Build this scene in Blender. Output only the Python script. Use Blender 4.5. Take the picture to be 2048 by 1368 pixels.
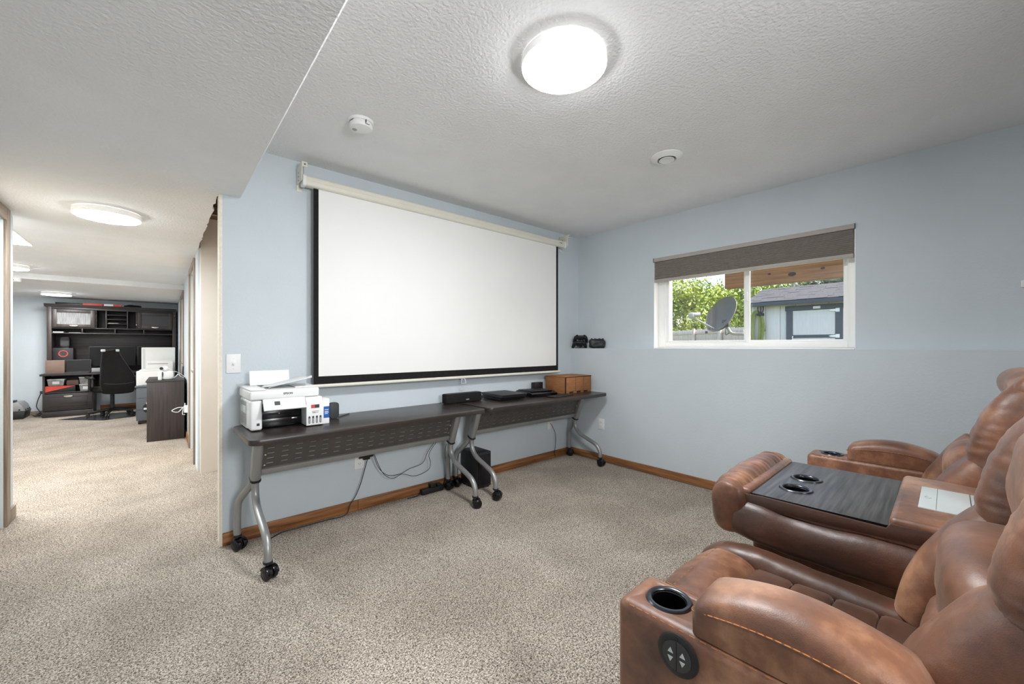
import bpy, bmesh, math, random
from mathutils import Vector, Matrix, noise as mnoise
for o in list(bpy.data.objects): bpy.data.objects.remove(o, do_unlink=True)
SC = bpy.context.scene
COL = SC.collection
PI = math.pi
random.seed(7)
# ---------------------------------------------------------------- camera, sky, sun, exposure
FPX, HZ, YAW, CAMH = 804.0, 692.0, math.radians(48.79), 1.205
cam = bpy.data.cameras.new('camera'); camo = bpy.data.objects.new('camera', cam); COL.objects.link(camo)
camo.location = (0, 0, CAMH); camo.rotation_euler = (PI/2, 0, YAW - PI/2)
cam.sensor_width = 36; cam.lens = FPX/2048*36; cam.shift_y = (HZ-684)/2048; cam.clip_start = .02; cam.clip_end = 300
SC.camera = camo
w = bpy.data.worlds.new('sky'); SC.world = w; w.use_nodes = True
nt = w.node_tree; sky = nt.nodes.new('ShaderNodeTexSky'); sky.sky_type = 'NISHITA'
sky.sun_disc = False; sky.sun_elevation = math.radians(48); sky.sun_rotation = math.radians(150); sky.air_density = 1.0; sky.dust_density = 4.0
nt.links.new(sky.outputs[0], nt.nodes['Background'].inputs[0]); nt.nodes['Background'].inputs[1].default_value = .6
sl = bpy.data.lights.new('sun', 'SUN'); sl.energy = 7; sl.angle = .01; sl.color = (1, .95, .86)
so = bpy.data.objects.new('sun', sl); COL.objects.link(so); so.location = (12, -8, 20)
so.rotation_euler = Vector((-.15, .75, -.95)).to_track_quat('-Z', 'Y').to_euler()
vs = SC.view_settings; vs.view_transform = 'Standard'; vs.look = 'None'; vs.exposure = 0.1; vs.gamma = 1; vs.use_curve_mapping = False
SC.cycles.max_bounces = 8; SC.cycles.diffuse_bounces = 5; SC.cycles.glossy_bounces = 3; SC.cycles.transmission_bounces = 6
SC.cycles.use_denoising = True
L_MAIN, L_BACK, L_HALL, L_FAR, L_PANEL, L_SIDE = 128., 20., 95., 125., 30., .12
al = bpy.data.lights.new('flash_fill', 'AREA'); al.shape = 'RECTANGLE'; al.size = .6; al.size_y = .6; al.energy = 24; al.color = (.95, .98, 1); al.spread = math.radians(120)  # added soft fill behind the camera, standing in for a flash
ao = bpy.data.objects.new('flash_fill', al); COL.objects.link(ao); ao.location = (.70, -1.1, 1.62)
ao.rotation_euler = Vector((.12, 1, -.04)).to_track_quat('-Z', 'Y').to_euler()
# ---------------------------------------------------------------- placing helpers: a direction seen in the photo met with a plane of the place
_F = Vector((math.cos(YAW), math.sin(YAW), 0)); _R = Vector((math.sin(YAW), -math.cos(YAW), 0))
def _ray(px, py): return _F + _R*((px-1024)/FPX) + Vector((0, 0, (HZ-py)/FPX))
def atx(px, py, x): r = _ray(px, py); return Vector((0, 0, CAMH)) + r*(x/r.x)
def aty(px, py, y): r = _ray(px, py); return Vector((0, 0, CAMH)) + r*(y/r.y)
def atz(px, py, z): r = _ray(px, py); return Vector((0, 0, CAMH)) + r*((z-CAMH)/r.z)
# ---------------------------------------------------------------- materials
def _base(name):
    m = bpy.data.materials.new(name); m.use_nodes = True
    return m, m.node_tree, m.node_tree.nodes['Principled BSDF']
def _set(b, **k):
    for n, v in k.items():
        n = n.replace('_', ' ')
        if n in b.inputs: b.inputs[n].default_value = v
def c4(c): return (c[0], c[1], c[2], 1)
def lin(r, g, b):
    f = lambda v: (v/255/12.92) if v/255 <= .04045 else ((v/255+.055)/1.055)**2.4
    return (f(r), f(g), f(b))
def mat(name, col, rough=.5, metal=0., var=.08, vs=8., bump=None, spec=.5, stretch=(1, 1, 1), alpha=1., coat=0., col2=None, detail=3., trans=0.):
    """noise-varied colour + optional fine relief; bump=(scale, strength, distance)"""
    m, t, b = _base(name)
    tc = t.nodes.new('ShaderNodeTexCoord'); mp = t.nodes.new('ShaderNodeMapping'); mp.inputs['Scale'].default_value = stretch
    t.links.new(tc.outputs['Object'], mp.inputs[0])
    n = t.nodes.new('ShaderNodeTexNoise'); n.inputs['Scale'].default_value = vs; n.inputs['Detail'].default_value = detail
    t.links.new(mp.outputs[0], n.inputs[0])
    r = t.nodes.new('ShaderNodeValToRGB')
    c2 = col2 or tuple(max(0, v*(1-var)) for v in col); c1 = col if col2 else tuple(min(1, v*(1+var)) for v in col)
    r.color_ramp.elements[0].color = c4(c2); r.color_ramp.elements[1].color = c4(c1)
    r.color_ramp.elements[0].position = .32; r.color_ramp.elements[1].position = .68
    t.links.new(n.outputs[0], r.inputs[0]); t.links.new(r.outputs[0], b.inputs['Base Color'])
    _set(b, Roughness=rough, Metallic=metal, Specular_IOR_Level=spec, Coat_Weight=coat, Alpha=alpha, Transmission_Weight=trans)
    if bump:
        n2 = t.nodes.new('ShaderNodeTexNoise'); n2.inputs['Scale'].default_value = bump[0]; n2.inputs['Detail'].default_value = 4
        t.links.new(mp.outputs[0], n2.inputs[0])
        bp = t.nodes.new('ShaderNodeBump'); bp.inputs['Strength'].default_value = bump[1]; bp.inputs['Distance'].default_value = bump[2] if len(bump) > 2 else .002
        t.links.new(n2.outputs[0], bp.inputs['Height']); t.links.new(bp.outputs[0], b.inputs['Normal'])
    return m
def wood(name, c1, c2, axis='x', scale=1., rough=.45, knots=0.):
    st = {'x': (1.2, 22, 22), 'y': (22, 1.2, 22), 'z': (22, 22, 1.2)}[axis]
    return mat(name, c1, rough, vs=2.2*scale, stretch=st, col2=c2, detail=6., bump=(5, .15, .001))
def emit(name, col, s):
    m, t, b = _base(name)
    n = t.nodes.new('ShaderNodeTexNoise'); n.inputs['Scale'].default_value = 3
    r = t.nodes.new('ShaderNodeValToRGB'); r.color_ramp.elements[0].color = c4(tuple(v*.985 for v in col)); r.color_ramp.elements[1].color = c4(col)
    t.links.new(n.outputs[0], r.inputs[0]); t.links.new(r.outputs[0], b.inputs['Emission Color'])
    _set(b, Base_Color=c4(col), Emission_Strength=s, Roughness=.4)
    return m
def carpet_mat():
    m, t, b = _base('carpet')
    tc = t.nodes.new('ShaderNodeTexCoord'); L = t.links.new
    v = t.nodes.new('ShaderNodeTexNoise'); v.inputs['Scale'].default_value = 180; v.inputs['Detail'].default_value = 2.2; v.inputs['Distortion'].default_value = .9
    L(tc.outputs['Object'], v.inputs[0])
    r = t.nodes.new('ShaderNodeValToRGB'); e = r.color_ramp.elements
    e[0].position = .36; e[0].color = c4(lin(86, 76, 66)); e[1].position = .64; e[1].color = c4(lin(230, 220, 206))
    x = e.new(.49); x.color = c4(lin(172, 160, 146))
    L(v.outputs[0], r.inputs[0])
    n2 = t.nodes.new('ShaderNodeTexNoise'); n2.inputs['Scale'].default_value = 2.3; n2.inputs['Detail'].default_value = 3; n2.inputs['Distortion'].default_value = .5
    L(tc.outputs['Object'], n2.inputs[0])
    r2 = t.nodes.new('ShaderNodeValToRGB'); r2.color_ramp.elements[0].color = (.80, .79, .78, 1); r2.color_ramp.elements[1].color = (1, 1, 1, 1)
    r2.color_ramp.elements[0].position = .35; r2.color_ramp.elements[1].position = .65
    L(n2.outputs[0], r2.inputs[0])
    mx = t.nodes.new('ShaderNodeMix'); mx.data_type = 'RGBA'; mx.blend_type = 'MULTIPLY'; mx.inputs[0].default_value = 1
    L(r.outputs[0], mx.inputs[6]); L(r2.outputs[0], mx.inputs[7]); L(mx.outputs[2], b.inputs['Base Color'])
    bp = t.nodes.new('ShaderNodeBump'); bp.inputs['Strength'].default_value = .85; bp.inputs['Distance'].default_value = .006
    L(v.outputs[0], bp.inputs['Height']); L(bp.outputs[0], b.inputs['Normal'])
    _set(b, Roughness=.95, Specular_IOR_Level=.15)
    return m
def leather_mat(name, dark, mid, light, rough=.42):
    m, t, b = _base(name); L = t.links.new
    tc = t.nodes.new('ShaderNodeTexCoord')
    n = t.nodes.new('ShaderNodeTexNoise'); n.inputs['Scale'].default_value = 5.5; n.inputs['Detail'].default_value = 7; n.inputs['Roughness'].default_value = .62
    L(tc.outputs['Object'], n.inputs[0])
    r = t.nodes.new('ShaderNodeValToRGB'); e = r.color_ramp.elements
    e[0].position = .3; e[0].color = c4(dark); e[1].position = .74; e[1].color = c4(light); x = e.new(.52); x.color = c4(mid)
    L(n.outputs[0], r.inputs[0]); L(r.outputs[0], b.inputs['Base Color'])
    v = t.nodes.new('ShaderNodeTexVoronoi'); v.inputs['Scale'].default_value = 330; v.feature = 'DISTANCE_TO_EDGE'
    L(tc.outputs['Object'], v.inputs['Vector'])
    n2 = t.nodes.new('ShaderNodeTexNoise'); n2.inputs['Scale'].default_value = 26; n2.inputs['Detail'].default_value = 5
    mp = t.nodes.new('ShaderNodeMapping'); mp.inputs['Scale'].default_value = (1, 1, 1); L(tc.outputs['Object'], mp.inputs[0]); L(mp.outputs[0], n2.inputs[0])
    b1 = t.nodes.new('ShaderNodeBump'); b1.inputs['Strength'].default_value = .25; b1.inputs['Distance'].default_value = .0012; L(v.outputs['Distance'], b1.inputs['Height'])
    b2 = t.nodes.new('ShaderNodeBump'); b2.inputs['Strength'].default_value = .35; b2.inputs['Distance'].default_value = .006; L(n2.outputs[0], b2.inputs['Height'])
    L(b1.outputs[0], b2.inputs['Normal']); L(b2.outputs[0], b.inputs['Normal'])
    rr = t.nodes.new('ShaderNodeMapRange'); rr.inputs['To Min'].default_value = rough+.1; rr.inputs['To Max'].default_value = rough-.08
    L(n.outputs[0], rr.inputs[0]); L(rr.outputs[0], b.inputs['Roughness'])
    _set(b, Specular_IOR_Level=.75, Sheen_Weight=.35, Sheen_Roughness=.35, Sheen_Tint=(1, .84, .7, 1), Coat_Weight=.2, Coat_Roughness=.38)
    return m
def glass_mat(name, tint=(1, 1, 1)):
    m, t, b = _base(name); L = t.links.new
    tr = t.nodes.new('ShaderNodeBsdfTransparent'); tr.inputs[0].default_value = c4(tint)
    gl = t.nodes.new('ShaderNodeBsdfGlossy'); gl.inputs['Roughness'].default_value = .02
    n = t.nodes.new('ShaderNodeTexNoise'); n.inputs['Scale'].default_value = .6
    mr = t.nodes.new('ShaderNodeMapRange'); mr.inputs['To Min'].default_value = .03; mr.inputs['To Max'].default_value = .05; L(n.outputs[0], mr.inputs[0])
    mx = t.nodes.new('ShaderNodeMixShader'); L(mr.outputs[0], mx.inputs[0]); L(tr.outputs[0], mx.inputs[1]); L(gl.outputs[0], mx.inputs[2])
    L(mx.outputs[0], t.nodes['Material Output'].inputs[0])
    return m
K = {}
K['carpet'] = carpet_mat()
K['wall'] = mat('blue_wall_paint', lin(206, 214, 219), .75, var=.02, vs=3, bump=(85, .28, .004), spec=.3)
K['ceil'] = mat('ceiling_knockdown', lin(234, 234, 234), .85, var=.02, vs=4, bump=(70, .8, .007), spec=.2)
K['cream'] = mat('cream_drywall', lin(232, 222, 210), .85, var=.03, vs=4, bump=(40, .1, .002))
K['gyp'] = mat('raw_drywall_edge', lin(238, 230, 214), .9, var=.06, vs=60)
K['base'] = wood('oak_baseboard', lin(176, 120, 74), lin(112, 68, 36), 'x')
K['basey'] = wood('oak_baseboard_y', lin(176, 124, 80), lin(118, 74, 42), 'y')
K['greywood'] = wood('grey_brown_trim', lin(160, 144, 128), lin(116, 100, 86), 'z')
K['greywoody'] = wood('grey_brown_trim_y', lin(160, 144, 128), lin(116, 100, 86), 'y')
K['doorc'] = mat('cream_door_paint', lin(240, 226, 204), .5, var=.02)
K['joist'] = wood('joist_lumber', lin(120, 92, 66), lin(70, 50, 36), 'x')
K['white'] = mat('white_plastic', lin(236, 236, 234), .42, var=.015)
K['vinyl'] = mat('white_vinyl', lin(252, 252, 249), .35, var=.012)
K['cream_pl'] = mat('ivory_metal', lin(226, 222, 208), .38, var=.02)
K['screen'] = mat('screen_fabric', lin(238, 237, 234), .9, var=.012, vs=2, spec=.1)
K['black'] = mat('black_plastic', lin(26, 26, 28), .45, var=.12)
K['blackfab'] = mat('black_fabric', lin(32, 30, 30), .85, var=.15, vs=40, spec=.2)
K['blackgl'] = mat('gloss_black', lin(14, 14, 16), .22, var=.1)
K['dkgrey'] = mat('dark_grey', lin(58, 58, 60), .5, var=.08)
K['top'] = wood('table_laminate', lin(58, 50, 46), lin(40, 34, 32), 'x', rough=.33)
K['silver'] = mat('silver_paint', lin(158, 158, 156), .38, .55, var=.03)
K['panel'] = mat('graphite_sheet_metal', lin(94, 90, 86), .42, .5, var=.04)
K['leather'] = leather_mat('brown_leather', lin(66, 38, 25), lin(126, 80, 54), lin(194, 144, 108), .46)
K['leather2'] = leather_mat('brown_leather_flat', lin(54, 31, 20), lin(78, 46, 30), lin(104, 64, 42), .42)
K['thread'] = mat('tan_thread', lin(172, 112, 66), .7)
K['seam'] = mat('dark_seam', lin(34, 18, 12), .8)
K['tray'] = wood('black_woodgrain', lin(92, 91, 89), lin(52, 51, 50), 'x', scale=1.6, rough=.42)
K['offscreen'] = mat('unlit_screen', lin(16, 16, 18), .5, var=.1, spec=.25)
K['chrome'] = mat('dark_chrome', lin(84, 86, 90), .28, .9, var=.05)
K['plate'] = mat('pale_grey_plate', lin(206, 212, 210), .35, .2, var=.015)
K['espresso'] = wood('espresso_wood', lin(58, 52, 50), lin(38, 34, 33), 'x', rough=.42)
K['espressoz'] = wood('espresso_wood_z', lin(66, 56, 53), lin(46, 39, 37), 'z', rough=.45)
K['nickel'] = mat('brushed_nickel', lin(220, 214, 206), .25, .9, var=.03)
K['fglass'] = mat('reeded_glass', lin(150, 150, 150), .18, 0, var=.3, vs=14, stretch=(8, 1, .5), spec=.8)
K['shade'] = mat('grey_shade_fabric', lin(168, 161, 154), .85, var=.05, vs=30, spec=.1)
K['shadeA'] = mat('taupe_shade_rail', lin(178, 170, 162), .5, var=.03)
K['glass'] = glass_mat('window_glass')
K['card'] = mat('brown_cardboard', lin(156, 104, 62), .75, var=.14, vs=12, stretch=(1, 1, 6))
K['red'] = mat('red_card', lin(214, 74, 58), .55, var=.08)
K['blue'] = mat('blue_print', lin(30, 92, 168), .5, var=.12)
K['bin'] = mat('clear_plastic_bin', lin(150, 148, 146), .2, var=.3, vs=18)
K['paper'] = mat('white_paper', lin(240, 240, 240), .8, var=.01)
K['grey'] = mat('grey_plastic', lin(150, 152, 152), .5, var=.05)
K['cartgrey'] = mat('slate_grey_metal', lin(92, 98, 104), .5, var=.04)
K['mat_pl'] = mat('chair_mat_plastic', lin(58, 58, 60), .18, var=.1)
K['fence'] = wood('weathered_fence', lin(222, 206, 190), lin(172, 156, 142), 'z', rough=.85)
K['beam'] = wood('treated_beam', lin(132, 94, 56), lin(96, 66, 38), 'y', rough=.7)
K['shedwall'] = mat('shed_siding', lin(208, 204, 200), .75, var=.04, vs=6, stretch=(1, 6, .6))
K['shedtrim'] = mat('shed_charcoal_trim', lin(72, 76, 82), .6, var=.05)
K['shingle'] = mat('asphalt_shingle', lin(64, 65, 67), .9, var=.25, vs=60)
K['hose'] = mat('green_hose', lin(126, 136, 64), .5, var=.12, vs=20)
K['dish'] = mat('dish_grey', lin(92, 90, 80), .6, var=.05)
K['galv'] = mat('galvanised_steel', lin(150, 152, 152), .4, .6, var=.06)
K['leaf'] = mat('spring_leaf', lin(166, 178, 68), .6, col2=lin(98, 126, 42), vs=.9)
K['leaf2'] = mat('green_leaf', lin(128, 152, 62), .6, col2=lin(74, 104, 44), vs=.9)
K['leaf3'] = mat('bluegreen_leaf', lin(96, 116, 84), .6, col2=lin(58, 82, 58), vs=.9)
K['bark'] = mat('bark', lin(104, 92, 80), .9, var=.25, vs=14)
K['grass'] = mat('lawn', lin(92, 104, 62), .95, var=.25, vs=5)
K['siding'] = mat('house_wall_outside', lin(200, 198, 190), .8, var=.05)
K['led'] = emit('led_main', (.96, .985, 1), L_MAIN)
K['fillb'] = emit('fill_back', (.97, .99, 1), L_BACK)
K['ledh'] = emit('led_hall', (.84, .93, 1), L_HALL)
K['ledf'] = emit('led_far', (.98, .99, 1), L_FAR)
K['brightp'] = emit('bright_panel', (1, .97, .93), L_PANEL)
K['ledside'] = emit('led_rim', (1, .985, .96), L_SIDE)
# ---------------------------------------------------------------- mesh helpers
class G:
    def __init__(s): s.bm = bmesh.new()
    def _merge(s, b2, M=None):
        if M is not None: bmesh.ops.transform(b2, matrix=M, verts=b2.verts)
        me = bpy.data.meshes.new('t'); b2.to_mesh(me); b2.free(); s.bm.from_mesh(me); bpy.data.meshes.remove(me); return s
    def box(s, x0, x1, y0, y1, z0, z1, b=0., seg=2, M=None):
        b2 = bmesh.new(); bmesh.ops.create_cube(b2, size=1)
        for v in b2.verts: v.co = Vector((x0+(v.co.x+.5)*(x1-x0), y0+(v.co.y+.5)*(y1-y0), z0+(v.co.z+.5)*(z1-z0)))
        if b > 0: bmesh.ops.bevel(b2, geom=list(b2.edges), offset=b, segments=seg, profile=.5, affect='EDGES')
        return s._merge(b2, M)
    def rbox(s, c, h, q=4., n=10, M=None, puff=0., ps=9., seed=0):
        """rounded, puffy box: centre c, half sizes h, roundness exponent q"""
        b2 = bmesh.new(); bmesh.ops.create_cube(b2, size=2)
        bmesh.ops.subdivide_edges(b2, edges=list(b2.edges), cuts=n, use_grid_fill=True)
        for v in b2.verts:
            p = v.co; k = (abs(p.x)**q+abs(p.y)**q+abs(p.z)**q)**(1/q)
            p = p/k; v.co = Vector((c[0]+p.x*h[0], c[1]+p.y*h[1], c[2]+p.z*h[2]))
        if puff:
            b2.normal_update()
            for v in b2.verts: v.co += v.normal*mnoise.noise(v.co*ps+Vector((seed, seed*2, 0)))*puff
        return s._merge(b2, M)
    def cyl(s, p0, p1, r0, r1=None, n=20, caps=True):
        p0, p1 = Vector(p0), Vector(p1); r1 = r0 if r1 is None else r1
        d = p1-p0; b2 = bmesh.new()
        bmesh.ops.create_cone(b2, cap_ends=caps, segments=n, radius1=r0, radius2=r1, depth=d.length)
        M = Matrix.Translation((p0+p1)/2) @ d.to_track_quat('Z', 'Y').to_matrix().to_4x4()
        return s._merge(b2, M)
    def ball(s, c, r, sc=(1, 1, 1), n=16):
        b2 = bmesh.new(); bmesh.ops.create_uvsphere(b2, u_segments=n, v_segments=max(6, n//2), radius=r)
        return s._merge(b2, Matrix.Translation(c) @ Matrix.Diagonal((*sc, 1)))
    def lathe(s, prof, n=36, M=None):
        b2 = bmesh.new(); rings = []
        for r, z in prof:
            if r < 1e-6: rings.append([b2.verts.new((0, 0, z))])
            else: rings.append([b2.verts.new((r*math.cos(2*PI*i/n), r*math.sin(2*PI*i/n), z)) for i in range(n)])
        for a, b in zip(rings, rings[1:]):
            for i in range(n):
                j = (i+1) % n
                if len(a) == 1 and len(b) == 1: continue
                if len(a) == 1: b2.faces.new((a[0], b[i], b[j]))
                elif len(b) == 1: b2.faces.new((a[i], a[j], b[0]))
                else: b2.faces.new((a[i], a[j], b[j], b[i]))
        bmesh.ops.recalc_face_normals(b2, faces=b2.faces)
        return s._merge(b2, M)
    def prism(s, poly, a, b, plane='xy', bev=0., M=None):
        """poly of 2D points extruded from a to b along the third axis"""
        f = {'xy': lambda u, v, w: (u, v, w), 'xz': lambda u, v, w: (u, w, v), 'yz': lambda u, v, w: (w, u, v)}[plane]
        b2 = bmesh.new(); A = [b2.verts.new(f(u, v, a)) for u, v in poly]; B = [b2.verts.new(f(u, v, b)) for u, v in poly]
        n = len(poly); fa = b2.faces.new(A); fb = b2.faces.new(B[::-1])
        for i in range(n): b2.faces.new((A[i], B[i], B[(i+1) % n], A[(i+1) % n]))
        bmesh.ops.recalc_face_normals(b2, faces=b2.faces)
        if bev: bmesh.ops.bevel(b2, geom=list(set(list(fa.edges)+list(fb.edges))), offset=bev, segments=2, profile=.5, affect='EDGES')
        return s._merge(b2, M)
    def loft(s, path, e=2.5, n=28, m=6, up=(0, 0, 1), cap=.5, M=None, puff=0., ps=12., seed=0):
        """path: list of (point, half width, half height); superellipse section, rounded ends"""
        P = [Vector(p[0]) for p in path]; W = [p[1] for p in path]; H = [p[2] for p in path]; k = len(P)
        def cr(a, i, t):
            g = lambda j: a[min(max(j, 0), k-1)]
            p0, p1, p2, p3 = g(i-1), g(i), g(i+1), g(i+2)
            return .5*((2*p1)+(p2-p0)*t+(2*p0-5*p1+4*p2-p3)*t*t+(3*p1-p0-3*p2+p3)*t*t*t)
        R = []
        for i in range(k-1):
            for j in range(m): R.append((cr(P, i, j/m), cr(W, i, j/m), cr(H, i, j/m)))
        R.append((P[-1], W[-1], H[-1]))
        dirs = []
        for i in range(len(R)):
            dd = R[min(i+1, len(R)-1)][0]-R[max(i-1, 0)][0]; dirs.append(dd.normalized())
        rings = []
        C = 5
        def capd(i): return min(R[i][1], R[i][2])*cap
        def ends(i, sg, js):
            for j in js:
                a = j/C*PI/2; k2 = max(.02, 1-cap*(1-math.cos(a)))
                rings.append((R[i][0]+dirs[i]*(sg*capd(i)*math.sin(a)), R[i][1]*k2, R[i][2]*k2, dirs[i]))
        ends(0, -1, range(C, 0, -1))
        for r, d in zip(R, dirs): rings.append((*r, d))
        ends(-1, 1, range(1, C+1))
        b2 = bmesh.new(); vr = []
        up = Vector(up)
        for c, ww, hh, d in rings:
            sx = d.cross(up).normalized(); sy = sx.cross(d).normalized(); ring = []
            for i in range(n):
                a = 2*PI*i/n; ca, sa = math.cos(a), math.sin(a)
                u = math.copysign(abs(ca)**(2/e), ca); v = math.copysign(abs(sa)**(2/e), sa)
                ring.append(b2.verts.new(c+sx*(u*ww)+sy*(v*hh)))
            vr.append(ring)
        for a, b in zip(vr, vr[1:]):
            for i in range(n): b2.faces.new((a[i], a[(i+1) % n], b[(i+1) % n], b[i]))
        b2.faces.new(vr[0][::-1]); b2.faces.new(vr[-1])
        bmesh.ops.recalc_face_normals(b2, faces=b2.faces)
        if puff:
            b2.normal_update()
            fx, fy, fz = ps if isinstance(ps, tuple) else (ps, ps, ps)
            for v in b2.verts: v.co += v.normal*(mnoise.noise(Vector((v.co.x*fx, v.co.y*fy, v.co.z*fz))+Vector((seed, 0, seed)))*puff+mnoise.noise(v.co*11+Vector((seed, 5, 0)))*.002)
        return s._merge(b2, M)
    def tube(s, pts, r, n=10, sm=5, closed=False):
        P = [Vector(p) for p in pts]; k = len(P)
        if sm > 1 and k > 2:
            Q = []
            rng = range(k) if closed else range(k-1)
            for i in rng:
                g = (lambda j: P[j % k]) if closed else (lambda j: P[min(max(j, 0), k-1)])
                p0, p1, p2, p3 = g(i-1), g(i), g(i+1), g(i+2)
                for j in range(sm):
                    t = j/sm; Q.append(.5*((2*p1)+(p2-p0)*t+(2*p0-5*p1+4*p2-p3)*t*t+(3*p1-p0-3*p2+p3)*t*t*t))
            if not closed: Q.append(P[-1])
            P = Q
        b2 = bmesh.new(); vr = []; k = len(P)
        ref = Vector((0, 0, 1))
        for i, p in enumerate(P):
            d = (P[(i+1) % k]-P[i-1]) if closed else (P[min(i+1, k-1)]-P[max(i-1, 0)])
            d.normalize()
            if i == 0: ref = Vector((0, 0, 1)) if abs(d.z) < .9 else Vector((1, 0, 0))
            sx = d.cross(ref).normalized(); sy = sx.cross(d).normalized(); ref = sy
            rr = r[min(i, len(r)-1)] if isinstance(r, (list, tuple)) else r
            vr.append([b2.verts.new(p+sx*math.cos(2*PI*j/n)*rr+sy*math.sin(2*PI*j/n)*rr) for j in range(n)])
        pairs = list(zip(vr, vr[1:]))+([(vr[-1], vr[0])] if closed else [])
        for a, b in pairs:
            for j in range(n): b2.faces.new((a[j], a[(j+1) % n], b[(j+1) % n], b[j]))
        if not closed: b2.faces.new(vr[0][::-1]); b2.faces.new(vr[-1])
        bmesh.ops.recalc_face_normals(b2, faces=b2.faces)
        return s._merge(b2)
    def padloft(s, st, na=9):
        """flat-bottomed pad: stations (y, x centre, half width, z bottom, z seam, z top)"""
        b2 = bmesh.new(); vr = []
        for y, xc, w_, zb, zs, zt in st:
            pr = [(-w_*.985, zb), (-w_, zb+(zs-zb)*.5), (-w_, zs)]
            for k in range(1, na):
                a = PI-PI*k/na; pr.append((math.copysign(abs(math.cos(a))**.8, math.cos(a))*w_*.985, zs+(zt-zs)*abs(math.sin(a))**.75))
            pr += [(w_, zs), (w_, zb+(zs-zb)*.5), (w_*.985, zb)]
            vr.append([b2.verts.new((xc+u, y, v)) for u, v in pr])
        n = len(vr[0])
        for a, b in zip(vr, vr[1:]):
            for i in range(n): b2.faces.new((a[i], a[(i+1) % n], b[(i+1) % n], b[i]))
        b2.faces.new(vr[0][::-1]); b2.faces.new(vr[-1]); bmesh.ops.recalc_face_normals(b2, faces=b2.faces)
        return s._merge(b2)
    def stitch(s, pts, l=.007, g=.004, r=.0011):
        P = [Vector(p) for p in pts]; Q = []
        for i in range(len(P)-1):
            p0, p1, p2, p3 = P[max(i-1, 0)], P[i], P[i+1], P[min(i+2, len(P)-1)]
            for j in range(24):
                t = j/24; Q.append(.5*((2*p1)+(p2-p0)*t+(2*p0-5*p1+4*p2-p3)*t*t+(3*p1-p0-3*p2+p3)*t*t*t))
        Q.append(P[-1]); acc = 0; start = Q[0]; on = True
        for a, b in zip(Q, Q[1:]):
            acc += (b-a).length
            if on and acc >= l: s.cyl(start, b, r, n=5); acc = 0; on = False; start = b
            elif not on and acc >= g: acc = 0; on = True; start = b
        return s
    def poly(s, pts):
        s.bm.faces.new([s.bm.verts.new(p) for p in pts]); return s
    def obj(s, name, m, parent=None, loc=None, rz=0., sharp=40, smooth=True, rot=None):
        me = bpy.data.meshes.new(name); s.bm.to_mesh(me); s.bm.free()
        me.materials.append(K[m] if isinstance(m, str) else m)
        if smooth:
            me.shade_smooth(); me.set_sharp_from_angle(angle=math.radians(sharp))
        o = bpy.data.objects.new(name, me); COL.objects.link(o)
        if parent is not None: o.parent = parent
        if loc is not None: o.location = loc
        o.rotation_euler = rot if rot is not None else (0, 0, rz)
        return o
def tag(o, label=None, cat=None, group=None, kind=None):
    if label: o['label'] = label
    if cat: o['category'] = cat
    if group: o['group'] = group
    if kind: o['kind'] = kind
    return o
def T(name, label, cat, loc=(0, 0, 0), rz=0., group=None):
    o = bpy.data.objects.new(name, None); COL.objects.link(o); o.empty_display_size = .05
    o.location = loc; o.rotation_euler = (0, 0, rz)
    return tag(o, label, cat, group)
def dup(root, loc=None, rz=None, label=None):
    def cp(o, par):
        c = o.copy(); COL.objects.link(c); c.parent = par
        for ch in list(o.children): cp(ch, c)
        return c
    r = cp(root, None)
    if loc is not None: r.location = loc
    if rz is not None: r.rotation_euler = (0, 0, rz)
    if label: r['label'] = label
    return r
def S(g, name, m, **k): return tag(g.obj(name, m, **k), kind='structure')
def text(body, size, m, parent, loc, rot, name='lettering', ext=.0006, bold=0.):
    cu = bpy.data.curves.new('t', 'FONT'); cu.body = body; cu.size = size; cu.extrude = ext; cu.offset = bold; cu.align_x = 'CENTER'; cu.align_y = 'CENTER'
    t = bpy.data.objects.new('t', cu); COL.objects.link(t)
    dg = bpy.context.evaluated_depsgraph_get(); me = bpy.data.meshes.new_from_object(t.evaluated_get(dg))
    bpy.data.objects.remove(t); me.materials.clear(); me.materials.append(K[m]); me.name = name
    o = bpy.data.objects.new(name, me); COL.objects.link(o); o.parent = parent; o.location = loc; o.rotation_euler = rot
    return o
def cut(o, g):
    """subtract the shape g (same local frame as o) from o"""
    me = bpy.data.meshes.new('c'); g.bm.to_mesh(me); g.bm.free(); c = bpy.data.objects.new('c', me); COL.objects.link(c)
    par = o.parent; o.parent = None
    md = o.modifiers.new('b', 'BOOLEAN'); md.object = c; md.operation = 'DIFFERENCE'; md.solver = 'EXACT'
    dg = bpy.context.evaluated_depsgraph_get(); new = bpy.data.meshes.new_from_object(o.evaluated_get(dg))
    o.modifiers.clear(); old = o.data; o.data = new; new.name = o.name; bpy.data.objects.remove(c); o.parent = par
    return o
def rrect(x0, x1, y0, y1, r, n=6):
    P = []
    for cx, cy, a0 in ((x1-r, y1-r, 0), (x0+r, y1-r, 90), (x0+r, y0+r, 180), (x1-r, y0+r, 270)):
        for i in range(n+1):
            a = math.radians(a0+90*i/n); P.append((cx+r*math.cos(a), cy+r*math.sin(a)))
    return P
# ================================================================ THE ROOM
YN, XU, XL, ZC, ZS, ZH = 2.97, 3.61, 3.475, 2.44, 2.115, 2.13
YF, XH, XLW = 10.75, .27, -.78
g = G(); g.box(-3.2, 3.9, -2.4, YF+.1, -.1, 0); S(g, 'floor', 'carpet')
g = G(); g.box(.375, 3.9, -2.4, YN+.12, ZC, ZC+.15); S(g, 'ceiling', 'ceil')
g = G(); g.box(-.92, .375, -2.4, 3.02, ZS, ZC+.1, .007, 1); S(g, 'ceiling_soffit', 'ceil', sharp=20)
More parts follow.
